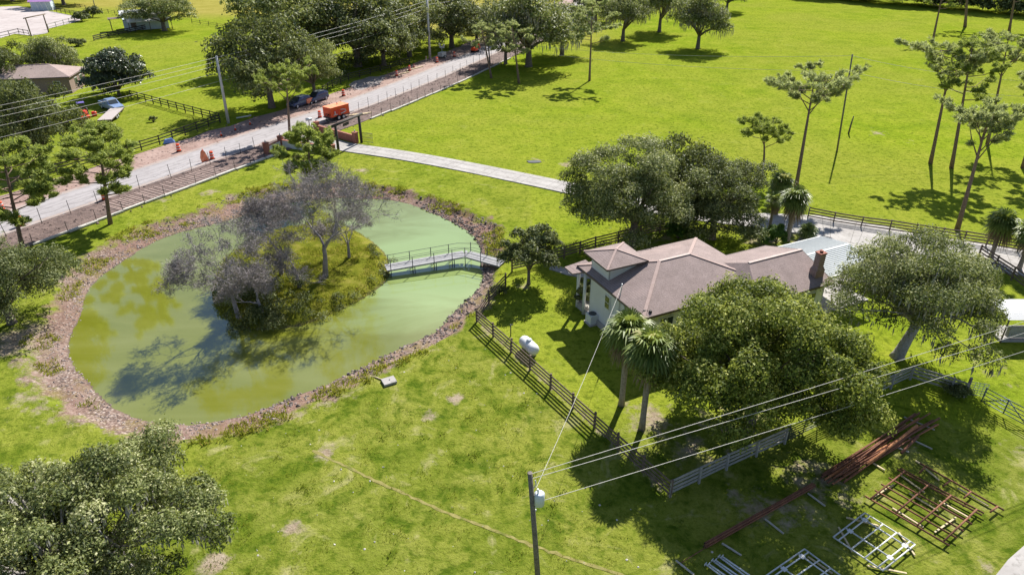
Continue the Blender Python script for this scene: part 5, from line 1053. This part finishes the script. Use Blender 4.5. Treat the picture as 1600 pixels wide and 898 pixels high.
MB().bar((-1.9, -.4, 3.05), (-1.9, 3.4, 3.25), .3, .12).bar((-1.9, 1.6, 3.2), (1.6, 1.6, 3.3), 3.6, .10).build('lean_to_roof', M['fence_brown'], barn)
wn_ = MB().box((4, -.04, 1.4), (1.4, .12, 1.6)).build('door', M['fence_brown'], barn); MB().box((4.5, -.12, 1.4), (.08, .06, .2)).build('handle', M['galv'], wn_)
ja, jb = at(49, 57), at(76, 50.5); jf = empty('arena_gateway', ja, math.atan2((jb - ja).y, (jb - ja).x), 'tall dark pipe gateway at the sand arena', 'gateway'); L = (jb - ja).length
for x in (0, L): MB().tube([(x, 0, -.1), (x, 0, 4.6)], .16, 8).build('post', M['fence_brown'], jf)
MB().tube([(-.8, 0, 4.6), (L + .8, 0, 4.6)], .14, 8).build('crossbeam', M['fence_brown'], jf)
ps = at(66, 17); pt_ = empty('purple_shed', ps, R(15), 'purple and white structure at the top edge behind the arena', 'shed'); MB().prism([(-3, 0), (3, 0), (3, 4), (-3, 4)], -.1, 2.8).build('wall', M['barn_wall'], pt_); MB().mesh([(-3.5, -.6, 2.8), (3.5, -.6, 2.8), (3.5, 2, 4.2), (-3.5, 2, 4.2), (3.5, 4.6, 2.8), (-3.5, 4.6, 2.8)], [(0, 1, 2, 3), (3, 2, 4, 5)]).build('roof', M['purple'], pt_)
for k in range(4): MB().bar((-2 + k * 1.4, -.7, 0), (-2.6 + k * 1.4, -.7, 2.7), .2, .12).build('white_strut', M['white_paint'], pt_)
th = at(905, 38); hip_house(Vector((th.x - 9, th.y, 0)), R(8), 14, 8, 2.8, 4.4, 'pale roofed building half hidden behind the mossy oaks', M['white_paint'], M['barn_wall'], 'far_building')

# ================================================================== trees
def put(kind, name, d, loc, label, cat, leafm, barkm, group=None, rz=0.0, scale=1.0):
    return add_tree(name, loc, label, cat, group, d.get('crown'), d['trunk'], leafm, barkm, rz, scale, d.get('extra'))
# near trees, each its own mesh
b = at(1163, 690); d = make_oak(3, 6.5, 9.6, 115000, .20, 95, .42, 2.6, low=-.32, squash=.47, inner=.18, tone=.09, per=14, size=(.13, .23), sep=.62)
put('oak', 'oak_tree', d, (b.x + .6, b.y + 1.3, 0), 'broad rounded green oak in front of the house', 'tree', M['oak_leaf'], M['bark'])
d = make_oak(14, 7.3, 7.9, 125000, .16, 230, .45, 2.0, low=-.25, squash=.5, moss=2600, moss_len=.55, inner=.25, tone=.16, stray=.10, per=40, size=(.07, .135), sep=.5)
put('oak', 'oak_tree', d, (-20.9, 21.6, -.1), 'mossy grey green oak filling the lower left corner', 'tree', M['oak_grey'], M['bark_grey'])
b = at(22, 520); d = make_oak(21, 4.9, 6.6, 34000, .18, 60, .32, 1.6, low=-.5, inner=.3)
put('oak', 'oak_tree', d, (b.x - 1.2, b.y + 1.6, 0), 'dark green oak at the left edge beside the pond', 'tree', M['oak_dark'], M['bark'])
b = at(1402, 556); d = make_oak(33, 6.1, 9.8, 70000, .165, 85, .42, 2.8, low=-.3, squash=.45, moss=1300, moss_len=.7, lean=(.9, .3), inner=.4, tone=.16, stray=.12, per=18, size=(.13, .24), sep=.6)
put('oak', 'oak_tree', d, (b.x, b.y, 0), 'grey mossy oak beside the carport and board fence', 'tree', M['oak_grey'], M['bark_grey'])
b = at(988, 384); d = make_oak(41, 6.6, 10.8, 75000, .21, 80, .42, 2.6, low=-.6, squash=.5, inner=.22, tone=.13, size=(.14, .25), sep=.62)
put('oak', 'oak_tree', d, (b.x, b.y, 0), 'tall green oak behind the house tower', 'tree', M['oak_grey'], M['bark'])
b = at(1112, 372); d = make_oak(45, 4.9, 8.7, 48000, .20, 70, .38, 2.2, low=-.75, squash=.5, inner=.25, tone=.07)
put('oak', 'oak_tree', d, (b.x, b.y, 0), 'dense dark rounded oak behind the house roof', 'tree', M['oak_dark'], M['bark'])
b = at(826, 443); d = make_oak(52, 2.75, 5.6, 11000, .24, 34, .16, 1.5, low=-.6, squash=.42, inner=.3)
put('tree', 'young_tree', d, (b.x, b.y, 0), 'small dark leafy tree beside the footbridge end', 'tree', M['oak_dark'], M['bark'])
b = at(178, 153); d = make_oak(58, 5.6, 7.8, 17000, .42, 60, .3, 1.0, low=-.7, squash=.52, inner=.2)
put('tree', 'magnolia_tree', d, (b.x, b.y + 2, 0), 'dark glossy magnolia above the parked pickup', 'tree', M['magnolia_leaf'], M['bark'])
# farther oaks share a handful of shapes
far_kinds = [make_oak(61, 6, 9, 17000, .36, 60, .42, 2.2, low=-.55, tone=.14), make_oak(62, 6, 9, 17000, .36, 66, .42, 2.0, low=-.7, tone=.14, squash=.5), make_oak(63, 6, 9, 16000, .36, 60, .42, 2.4, low=-.35, tone=.15, moss=1000, moss_len=1.2, stray=.1)]
def far_oak(base, top_y, half_px, label, kind, leafm='oak_dark', grp=None, zk=1.0):
    b, H, R_ = crown_size(base, top_y, half_px); s = R_ / 6.0
    put('oak', 'oak_tree', far_kinds[kind], (b.x, b.y, 0), label, 'tree', M[leafm], M['bark'], grp, random.uniform(0, 6.28), (s, s, H / 9.0 * zk))
for a in [((257,48),-12,50,'round dark tree standing beside the small barn',0,'oak_grey'),((92,128),62,40,'grey green tree with visible trunk behind the brown roof',2,'oak_grey'),((8,142),62,38,'dark tree at the left edge above the brown roof',1,'oak_dark'),((70,256),132,58,'large oak beside the road at left with leaning dark trunk',1,'oak_grey'),((-8,232),180,42,'oak cut by the left edge below the brown roof',0,'oak_grey'),((28,196),128,44,'oak standing right in front of the brown roofed house',1,'oak_grey'),
    ((425,168),30,74,'large grey green oak behind the pale roadside pole',1,'oak_dark'),((492,150),60,44,'lower oak leaning over the parked dark cars',0,'oak_grey'),((470,104),-28,92,'dark oak at the top edge left of the roadside row',0,'oak_dark'),((560,104),-28,82,'dark oak at the top edge in the middle of the roadside row',1,'oak_dark'),((600,102),4,54,'oak in the roadside row above the gravel apron',1,'oak_dark'),((640,88),-4,54,'oak in the roadside row left of the tall pole',0,'oak_dark'),((706,74),-18,58,'oak in the roadside row right of the tall pole',1,'oak_dark'),((745,66),12,40,'lighter oak closing the roadside row beside the road end',0,'oak_grey'),
    ((826,104),-8,74,'mossy oak with hanging strands right of the road end',2,'oak_dark'),((878,86),10,48,'mossy oak overhanging the shade right of the road',2,'oak_dark'),((790,100),24,40,'dark oak leaning over the road end',0,'oak_dark'),((973,64),-8,42,'mossy oak at the top edge behind the tall straight pine',2,'oak_grey'),((1090,76),-6,46,'isolated mossy oak at the edge of the far pasture',2,'oak_dark'),((1030,50),-30,40,'mossy oak at the top edge left of the isolated one',2,'oak_grey'),((930,34),-40,40,'oak at the top edge behind the pale building',1,'oak_grey'),((1052,352),222,72,'oak between the two crowns behind the house roof',1,'oak_dark'),((1135,18),-40,30,'small dark tree at the top edge above the far pasture',0,'oak_dark'),
    ((100,8),-40,40,'dark tree at the top edge behind the arena fence',0,'oak_dark'),((20,2),-30,40,'pale green tree at the top left corner',2,'oak_grey')]: far_oak(*a)
# pines
def px_pine(base, top, half_px, cf, seed, label, flat=.5, nbr=15, leafm='pine_leaf', **k):
    b = at(*base); t = at_y(top[0], top[1], b.y); H = t.z; R_ = half_px * mpp((b.x, b.y, H * .8))
    d = make_pine(seed, H, cf, R_, (t.x - b.x, 0), flat, nbr, **k); put('pine', 'pine_tree', d, (b.x, b.y, 0), label, 'tree', M[leafm], M['bark_pine'])
px_pine((172,349), (150,196), 62, .30, 71, 'pine with tiered branches on the lawn between road and pond', nbr=22, tuft=12, L=.5)
px_pine((36,392), (0,228), 72, .30, 72, 'leftmost pine leaning over the road verge', nbr=22, tuft=12, L=.5)
px_pine((486,300), (480,203), 52, .18, 73, 'bright bushy young pine beside the pond and driveway', nbr=24, tuft=12, L=.5, tr=.15)
px_pine((453,214), (446,108), 50, .50, 74, 'bare trunked pine standing in front of the roadside cars', flat=.8, nbr=12)
px_pine((921,126), (926,2), 46, .48, 75, 'tall straight pine alone at the edge of the far pasture', nbr=14, leafm='pine_grey')
px_pine((811,130), (800,36), 30, .45, 76, 'slim pine in front of the mossy oaks', nbr=11, leafm='pine_grey'); px_pine((768,122), (752,40), 30, .5, 77, 'slim pine at the lawn corner by the road end', nbr=10, leafm='pine_grey')
px_pine((1243,297), (1274,118), 62, .68, 78, 'umbrella shaped pine beside the thin dark pole', flat=.9, nbr=14, leafm='pine_grey', tr=.25)
px_pine((1191,278), (1190,190), 44, .52, 79, 'short crooked pine left of the umbrella pine', flat=.7, nbr=11, tr=.17, bend=.35)
px_pine((1454,255), (1492,72), 66, .62, 80, 'leftmost tall flat topped pine of the right cluster', flat=.9, nbr=15, leafm='pine_grey', tr=.24)
px_pine((1487,262), (1522,62), 52, .55, 81, 'middle tall pine of the right cluster with dark crown', flat=.6, nbr=13, tr=.24)
px_pine((1543,225), (1578,54), 62, .62, 82, 'rear pine of the right cluster reaching the right edge', flat=.9, nbr=14, leafm='pine_grey', tr=.22)
px_pine((1496,358), (1550,165), 58, .58, 83, 'nearest leaning pine of the right cluster', flat=.75, nbr=14, leafm='pine_grey', tr=.24)
px_pine((1598,262), (1640,110), 50, .55, 84, 'pine cut by the right edge beside the cluster', flat=.7, nbr=12, leafm='pine_grey')
px_pine((1457,66), (1476,-24), 40, .6, 85, 'thin far pine before the dark woods, leftmost of three', nbr=11, tr=.3); px_pine((1508,42), (1516,-60), 44, .55, 86, 'middle of three far pines before the dark woods', nbr=11, tr=.4); px_pine((1577,48), (1592,-40), 44, .5, 87, 'rightmost of three far pines before the dark woods', nbr=11, tr=.35)
M['twig'] = mat_leaf('twig', [(0, (.15, .13, .135)), (1, (.34, .305, .315))], .1, .9, .1)
# bare trees on the island
for k, (bp, ty, sp, sd_, l, tr_w, fk) in enumerate([((508,430),276,1.0,6,'tallest bare grey tree on the pond island',.30,3),((440,428),318,1.05,8,'bare grey tree left of the tallest on the island',.24,3),((372,492),352,1.1,12,'leaning bare grey tree at the left end of the island',.22,3),((410,486),400,1.05,17,'low bare grey tree near the island front shore',.18,3),((545,402),312,1.0,23,'thin bare tree at the back right of the island',.18,3),((468,448),352,1.1,29,'bare tree in the middle of the island with crooked limbs',.2,3)]):
    b = at(*bp, 0.0); H = at_y(bp[0], ty, b.y).z; g = empty('bare_tree', (b.x, b.y, -.1), 0, l, 'tree'); tm_ = make_bare(sd_, H * (1.42, 1.4, 1.3, 1.2, 1.25, 1.3)[k], sp, tr_w, 7 if k in (0, 1, 2) else 6, (random.uniform(-.10, .06) if k else .10, random.uniform(-.1, .1)), fk); link('trunk', tm_, M['dead_twig'], g)
    r = np.random.default_rng(90 + k); V = np.empty(len(tm_.vertices) * 3, np.float32); tm_.vertices.foreach_get('co', V); V = V.reshape(-1, 3); V = V[V[:, 2] > H * .35]
    P = V[r.integers(0, len(V), (11000 if k < 3 else 5000))] + r.normal(0, .16, ((11000 if k < 3 else 5000), 3)); N = unit(len(P), r); link('fine_twigs', leaf_mesh('fine_twigs', P, N, .34, .030, r.random(len(P)), r), M['twig'], g)
# palms
for bp, ty, sd_, l, fr, fan in [((971,631),518,1,'left of the two tall palms at the house front corner',54,1.2),((1003,668),545,2,'right of the two tall palms at the house front corner',54,1.25)]:
    b = at(*bp); H = at_y(bp[0], ty, b.y).z; put('palm', 'palm_tree', make_palm(sd_, H, .19, fr, fan, .7, 24, (random.uniform(-.3, .1), .1)), (b.x, b.y, 0), l, 'palm', M['palm_leaf'], M['bark_palm'])
for bp, ty, sd_, l, fr, fan, tr_w in [((1230,375),310,3,'shaggy palm with tan skirt beside the carport',50,1.25,.24),((1212,335),286,4,'dark green palm behind the shaggy palm',44,1.2,.2),((1202,358),314,5,'narrow palm against the dark oak behind the house',30,.6,.16),((1548,402),348,6,'left palm of the pair at the right edge',44,1.3,.2),((1592,420),362,7,'right palm of the pair at the right edge',44,1.3,.2)]:
    b = at(*bp); H = max(1.6, at_y(bp[0], ty, b.y).z); put('palm', 'palm_tree', make_palm(sd_, H, tr_w, fr, fan, .62, 16), (b.x, b.y, 0), l, 'palm', M['palm_leaf'], M['bark_palm'])
b = at(1260, 372); put('palm', 'sago_palm', make_palm(8, .9, .22, 26, 1.0, .3, 0), (b.x, b.y, 0), 'low spiky sago palm at the edge of the parking court', 'plant', M['palm_leaf'], M['bark_palm'])
# shrubs
for bp, R_, H, n, lf, sd_, l in [((1213,380),1.35,2.1,7000,.16,101,'rounded bright green shrub behind the house roof'),((1188,378),1.0,1.6,4000,.16,102,'smaller green shrub left of the rounded one'),((910,478),.95,2.4,5000,.16,103,'tall dark shrub against the white house wall'),((914,462),.7,1.8,2500,.16,104,'leafy shrub beside the porch column'),((1360,448),1.1,1.3,3500,.16,105,'low bush at the foot of the carport'),((1060,372),1.4,1.6,5000,.18,106,'pale bush under the oaks behind the house'),((128,33),2.5,2.4,3000,.4,107,'dark round bush at the arena fence corner'),((145,27),2.8,3.0,3000,.4,108,'larger dark bush beside the leaning pole'),((120,72),2.0,1.6,2500,.35,109,'dark bush at the gap in the barn fence'),((240,190),.6,.9,500,.2,110,'tiny scrub plant on the neighbour lawn'),((1490,616),.9,.9,2500,.13,111,'low weeds at the fence beside the dark gate post'),((105,135),1.6,1.6,2500,.3,112,'shrub beside the brown roofed house'),((780,458),.8,.7,1800,.13,113,'low scrub at the pond fence end'),((380,50),1.4,1.6,800,.35,114,'small dark bush at the end of the low fence')]:
    b = at(*bp); put('shrub', 'shrub', make_shrub(sd_, R_, H, n, lf), (b.x, b.y, 0), l, 'shrub', M['shrub_leaf'] if sd_ in (101, 102, 106) else M['oak_dark'], M['bark'])

# ================================================================== what nobody could count
# far woods along the top right
r = np.random.default_rng(200); A_, B_ = at(1228, -6), at(1720, 36); Cs, Ss = [], []
dW = (B_ - A_); nW = Vector((-dW.y, dW.x, 0)).normalized()
for k in range(900):
    t = r.random(); dep = 16 * r.random() ** 2; p = A_ + dW * t + nW * dep; Cs.append((p.x, p.y, r.uniform(1.2, 10.5 + 2.0 * math.sin(t * 21)))); Ss.append(r.uniform(1.6, 3.0))
wm = crown_from_puffs('woods', np.array(Cs), np.array(Ss), 100000, .8, r, tone=.14); tag(link('far_woods', wm, M['oak_dark']), 'dense dark woods along the top right edge of the pasture', 'woods', kind='stuff')
# shrubbery beneath the roadside oaks
Cs, Ss = [], []
for k in range(90):
    t = r.random(); p = at(520 + 240 * t, 128 - 70 * t); Cs.append((p.x + r.normal() * 2 - 4, p.y + r.normal() * 3 + 8, r.uniform(.4, 2.0))); Ss.append(r.uniform(.8, 1.8))
tag(link('undergrowth', crown_from_puffs('undergrowth', np.array(Cs), np.array(Ss), 14000, .4, r), M['oak_dark']), 'low dark undergrowth beneath the roadside oak row', 'undergrowth', kind='stuff')
# stones and dried clods on the pond bank
rk = MB(); rnd = random.Random(9); cand = rng.random((60000, 2)); lo, hi = lip.min(0), lip.max(0); cand = lo + cand * (hi - lo); tbk, dsk, dlk = bank_t(cand); sel = cand[(tbk > -.04) & (tbk < .85) & (rng.random(len(cand)) < np.where(tbk < .45, .9, .3) * np.clip(vnoise(cand, .22, 55) * 3 - .6, .2, 1))][:9500]
for x, y in sel: clod(rk, x, y, gz(x, y) + .02, rnd.choice((.035, .045, .06, .07, .09, .13)), rnd)
tag(rk.build('bank_stones', M['rock']), 'pinkish stones and dry clods covering the pond bank', 'stones', kind='stuff')
dk = MB(); M['dark_rock'] = mat_mottled('dark_rock', (.06, .05, .045), (.13, .11, .10), 2, .9)
for x, y in sel[::9]:
    if x > -16: clod(dk, x, y, gz(x, y) + .03, rnd.choice((.08, .12, .18)), rnd)
tag(dk.build('shore_rocks', M['dark_rock']), 'dark wet rocks along the right shore of the pond', 'rocks', kind='stuff')
# grass tufts
def tufts(name, P, Hh, spread, per, r, mat, label, tone=.5):
    n = len(P); k = n * per; base = np.repeat(P, per, 0) + np.column_stack([r.normal(0, spread, (k, 2)), np.zeros(k)]); h = np.repeat(Hh, per) * r.uniform(.6, 1.3, k); az = r.random(k) * 6.28; ln = h * r.uniform(.2, .9, k)
    tip = base + np.column_stack([np.cos(az) * ln, np.sin(az) * ln, h]); wv = np.column_stack([-np.sin(az), np.cos(az), np.zeros(k)]) * (h * .16 + .012)[:, None]; base[:, 2] -= .03
    V = np.stack([base - wv, base + wv, tip], 1).reshape(-1, 3); F = np.arange(3 * k).reshape(k, 3)
    sh = np.repeat(np.clip(r.normal(tone, .22, n), 0, 1), per) + r.normal(0, .1, k)
    o = link(name, fastmesh(name, V, F, {'shade': ('FACE', np.clip(sh, 0, 1))}), mat); tag(o, label, 'grass', kind='stuff')
M['blade'] = mat_leaf('blade', [(0, (.09, .115, .006)), (.45, (.17, .185, .012)), (.8, (.25, .24, .03)), (1, (.33, .29, .08))], .5, .7, .15)
M['blade_gold'] = mat_leaf('blade_gold', [(0, (.105, .135, .010)), (.4, (.20, .225, .020)), (.75, (.31, .29, .045)), (1, (.40, .29, .09))], .5, .7, .15)
cnd = np.column_stack([rng.uniform(-33, 32, 90000), rng.uniform(22, 62, 90000)]); nzv = vnoise(cnd, .45, 77) * .6 + vnoise(cnd, 1.3, 79) * .4
tbk, dsk, dlk = bank_t(cnd); ok = (dlk > -.4) & (rng.random(len(cnd)) < np.clip(nzv - .42, 0, 1) * .6) & (cnd[:, 0] < 21)
hq = (cnd - np.array([HC.x, HC.y])); hu, hv = hq[:, 0] * .902 + hq[:, 1] * .432, -hq[:, 0] * .432 + hq[:, 1] * .902; ok &= ~((hu > -1.5) & (hu < 26) & (hv > -3) & (hv < 11))
dfc = (cnd[:, 0] - U0[0]) * nrm.x + (cnd[:, 1] - U0[1]) * nrm.y; ok &= (dfc < 0) | (rng.random(len(cnd)) < .12)
S_ = cnd[ok][:9000]; zz = np.array([gz(x, y) for x, y in S_]); tufts('pasture_grass', np.column_stack([S_, zz]), rng.uniform(.04, .11, len(S_)), .16, 8, rng, M['blade'], 'tufted yellow green grass scattered over the near pasture', .42)
ic = isl.mean(0); cnd = ic + (rng.random((30000, 2)) - .5) * np.array([26, 26]); dI = sdist(cnd, isl); S_ = cnd[(dI < .1) & (vnoise(cnd, .6, 88) > .42)][:3600]; zz = np.array([gz(x, y) for x, y in S_])
tufts('island_grass', np.column_stack([S_, zz]), rng.uniform(.06, .20, len(S_)), .18, 10, rng, M['blade_gold'], 'tall golden green grass covering the pond island', .5)
cnd = lo + rng.random((30000, 2)) * (hi - lo); tbk, dsk, dlk = bank_t(cnd); S_ = cnd[(tbk > .25) & (tbk < 1.1) & (vnoise(cnd, .35, 91) > .52)][:3000]; zz = np.array([gz(x, y) for x, y in S_])
tufts('bank_grass', np.column_stack([S_, zz]), rng.uniform(.10, .28, len(S_)), .15, 9, rng, M['blade_gold'], 'patchy dry grass growing down the pond bank', .5)
# low bushes on the island rim
Cs, Ss = [], []
for k in range(46):
    i = r.integers(0, len(isl)); p = isl[i] * .9 + ic * .1 + r.normal(0, .5, 2); Cs.append((p[0], p[1], gz(p[0], p[1]) + .25)); Ss.append(r.uniform(.3, .65))
for k in range(70):
    p = np.array(at(352 + 130 * r.random(), 425 + 82 * r.random())[:2]); Cs.append((p[0], p[1], gz(p[0], p[1]) + .5)); Ss.append(r.uniform(.4, .9))
tag(link('island_scrub', crown_from_puffs('scrub', np.array(Cs), np.array(Ss), 20000, .15, r), M['oak_dark']), 'low green scrub round the rim of the pond island', 'scrub', kind='stuff')

# weeds and pale stones in the near pasture
cnd = np.column_stack([rng.uniform(-26, 20, 6000), rng.uniform(23, 50, 6000)]); tbk, dsk, dlk = bank_t(cnd); dfc = (cnd[:, 0] - U0[0]) * nrm.x + (cnd[:, 1] - U0[1]) * nrm.y
S_ = cnd[(dlk > .3) & (dfc < -.6) & (vnoise(cnd, .3, 61) > .5)][:110]; zz = np.array([gz(x, y) for x, y in S_])
tufts('pasture_weeds', np.column_stack([S_, zz]), rng.uniform(.06, .14, len(S_)), .20, 30, rng, mat_leaf('weed_blade', [(0, (.065, .115, .008)), (.5, (.125, .175, .014)), (1, (.22, .24, .03))], .5, .7, .15), 'darker weed clumps dotted over the near pasture', .4)
stn = MB(); S2 = cnd[(dlk > .1) & (dfc < -.3)][600:690]
for x, y in S2: clod(stn, x, y, gz(x, y) + .01, rnd.choice((.025, .035, .045, .07)), rnd)
tag(stn.build('pasture_stones', mat_mottled('pale_stone', (.42, .39, .35), (.58, .55, .51), 3, .9)), 'small pale stones strewn over the near pasture', 'stones', kind='stuff')
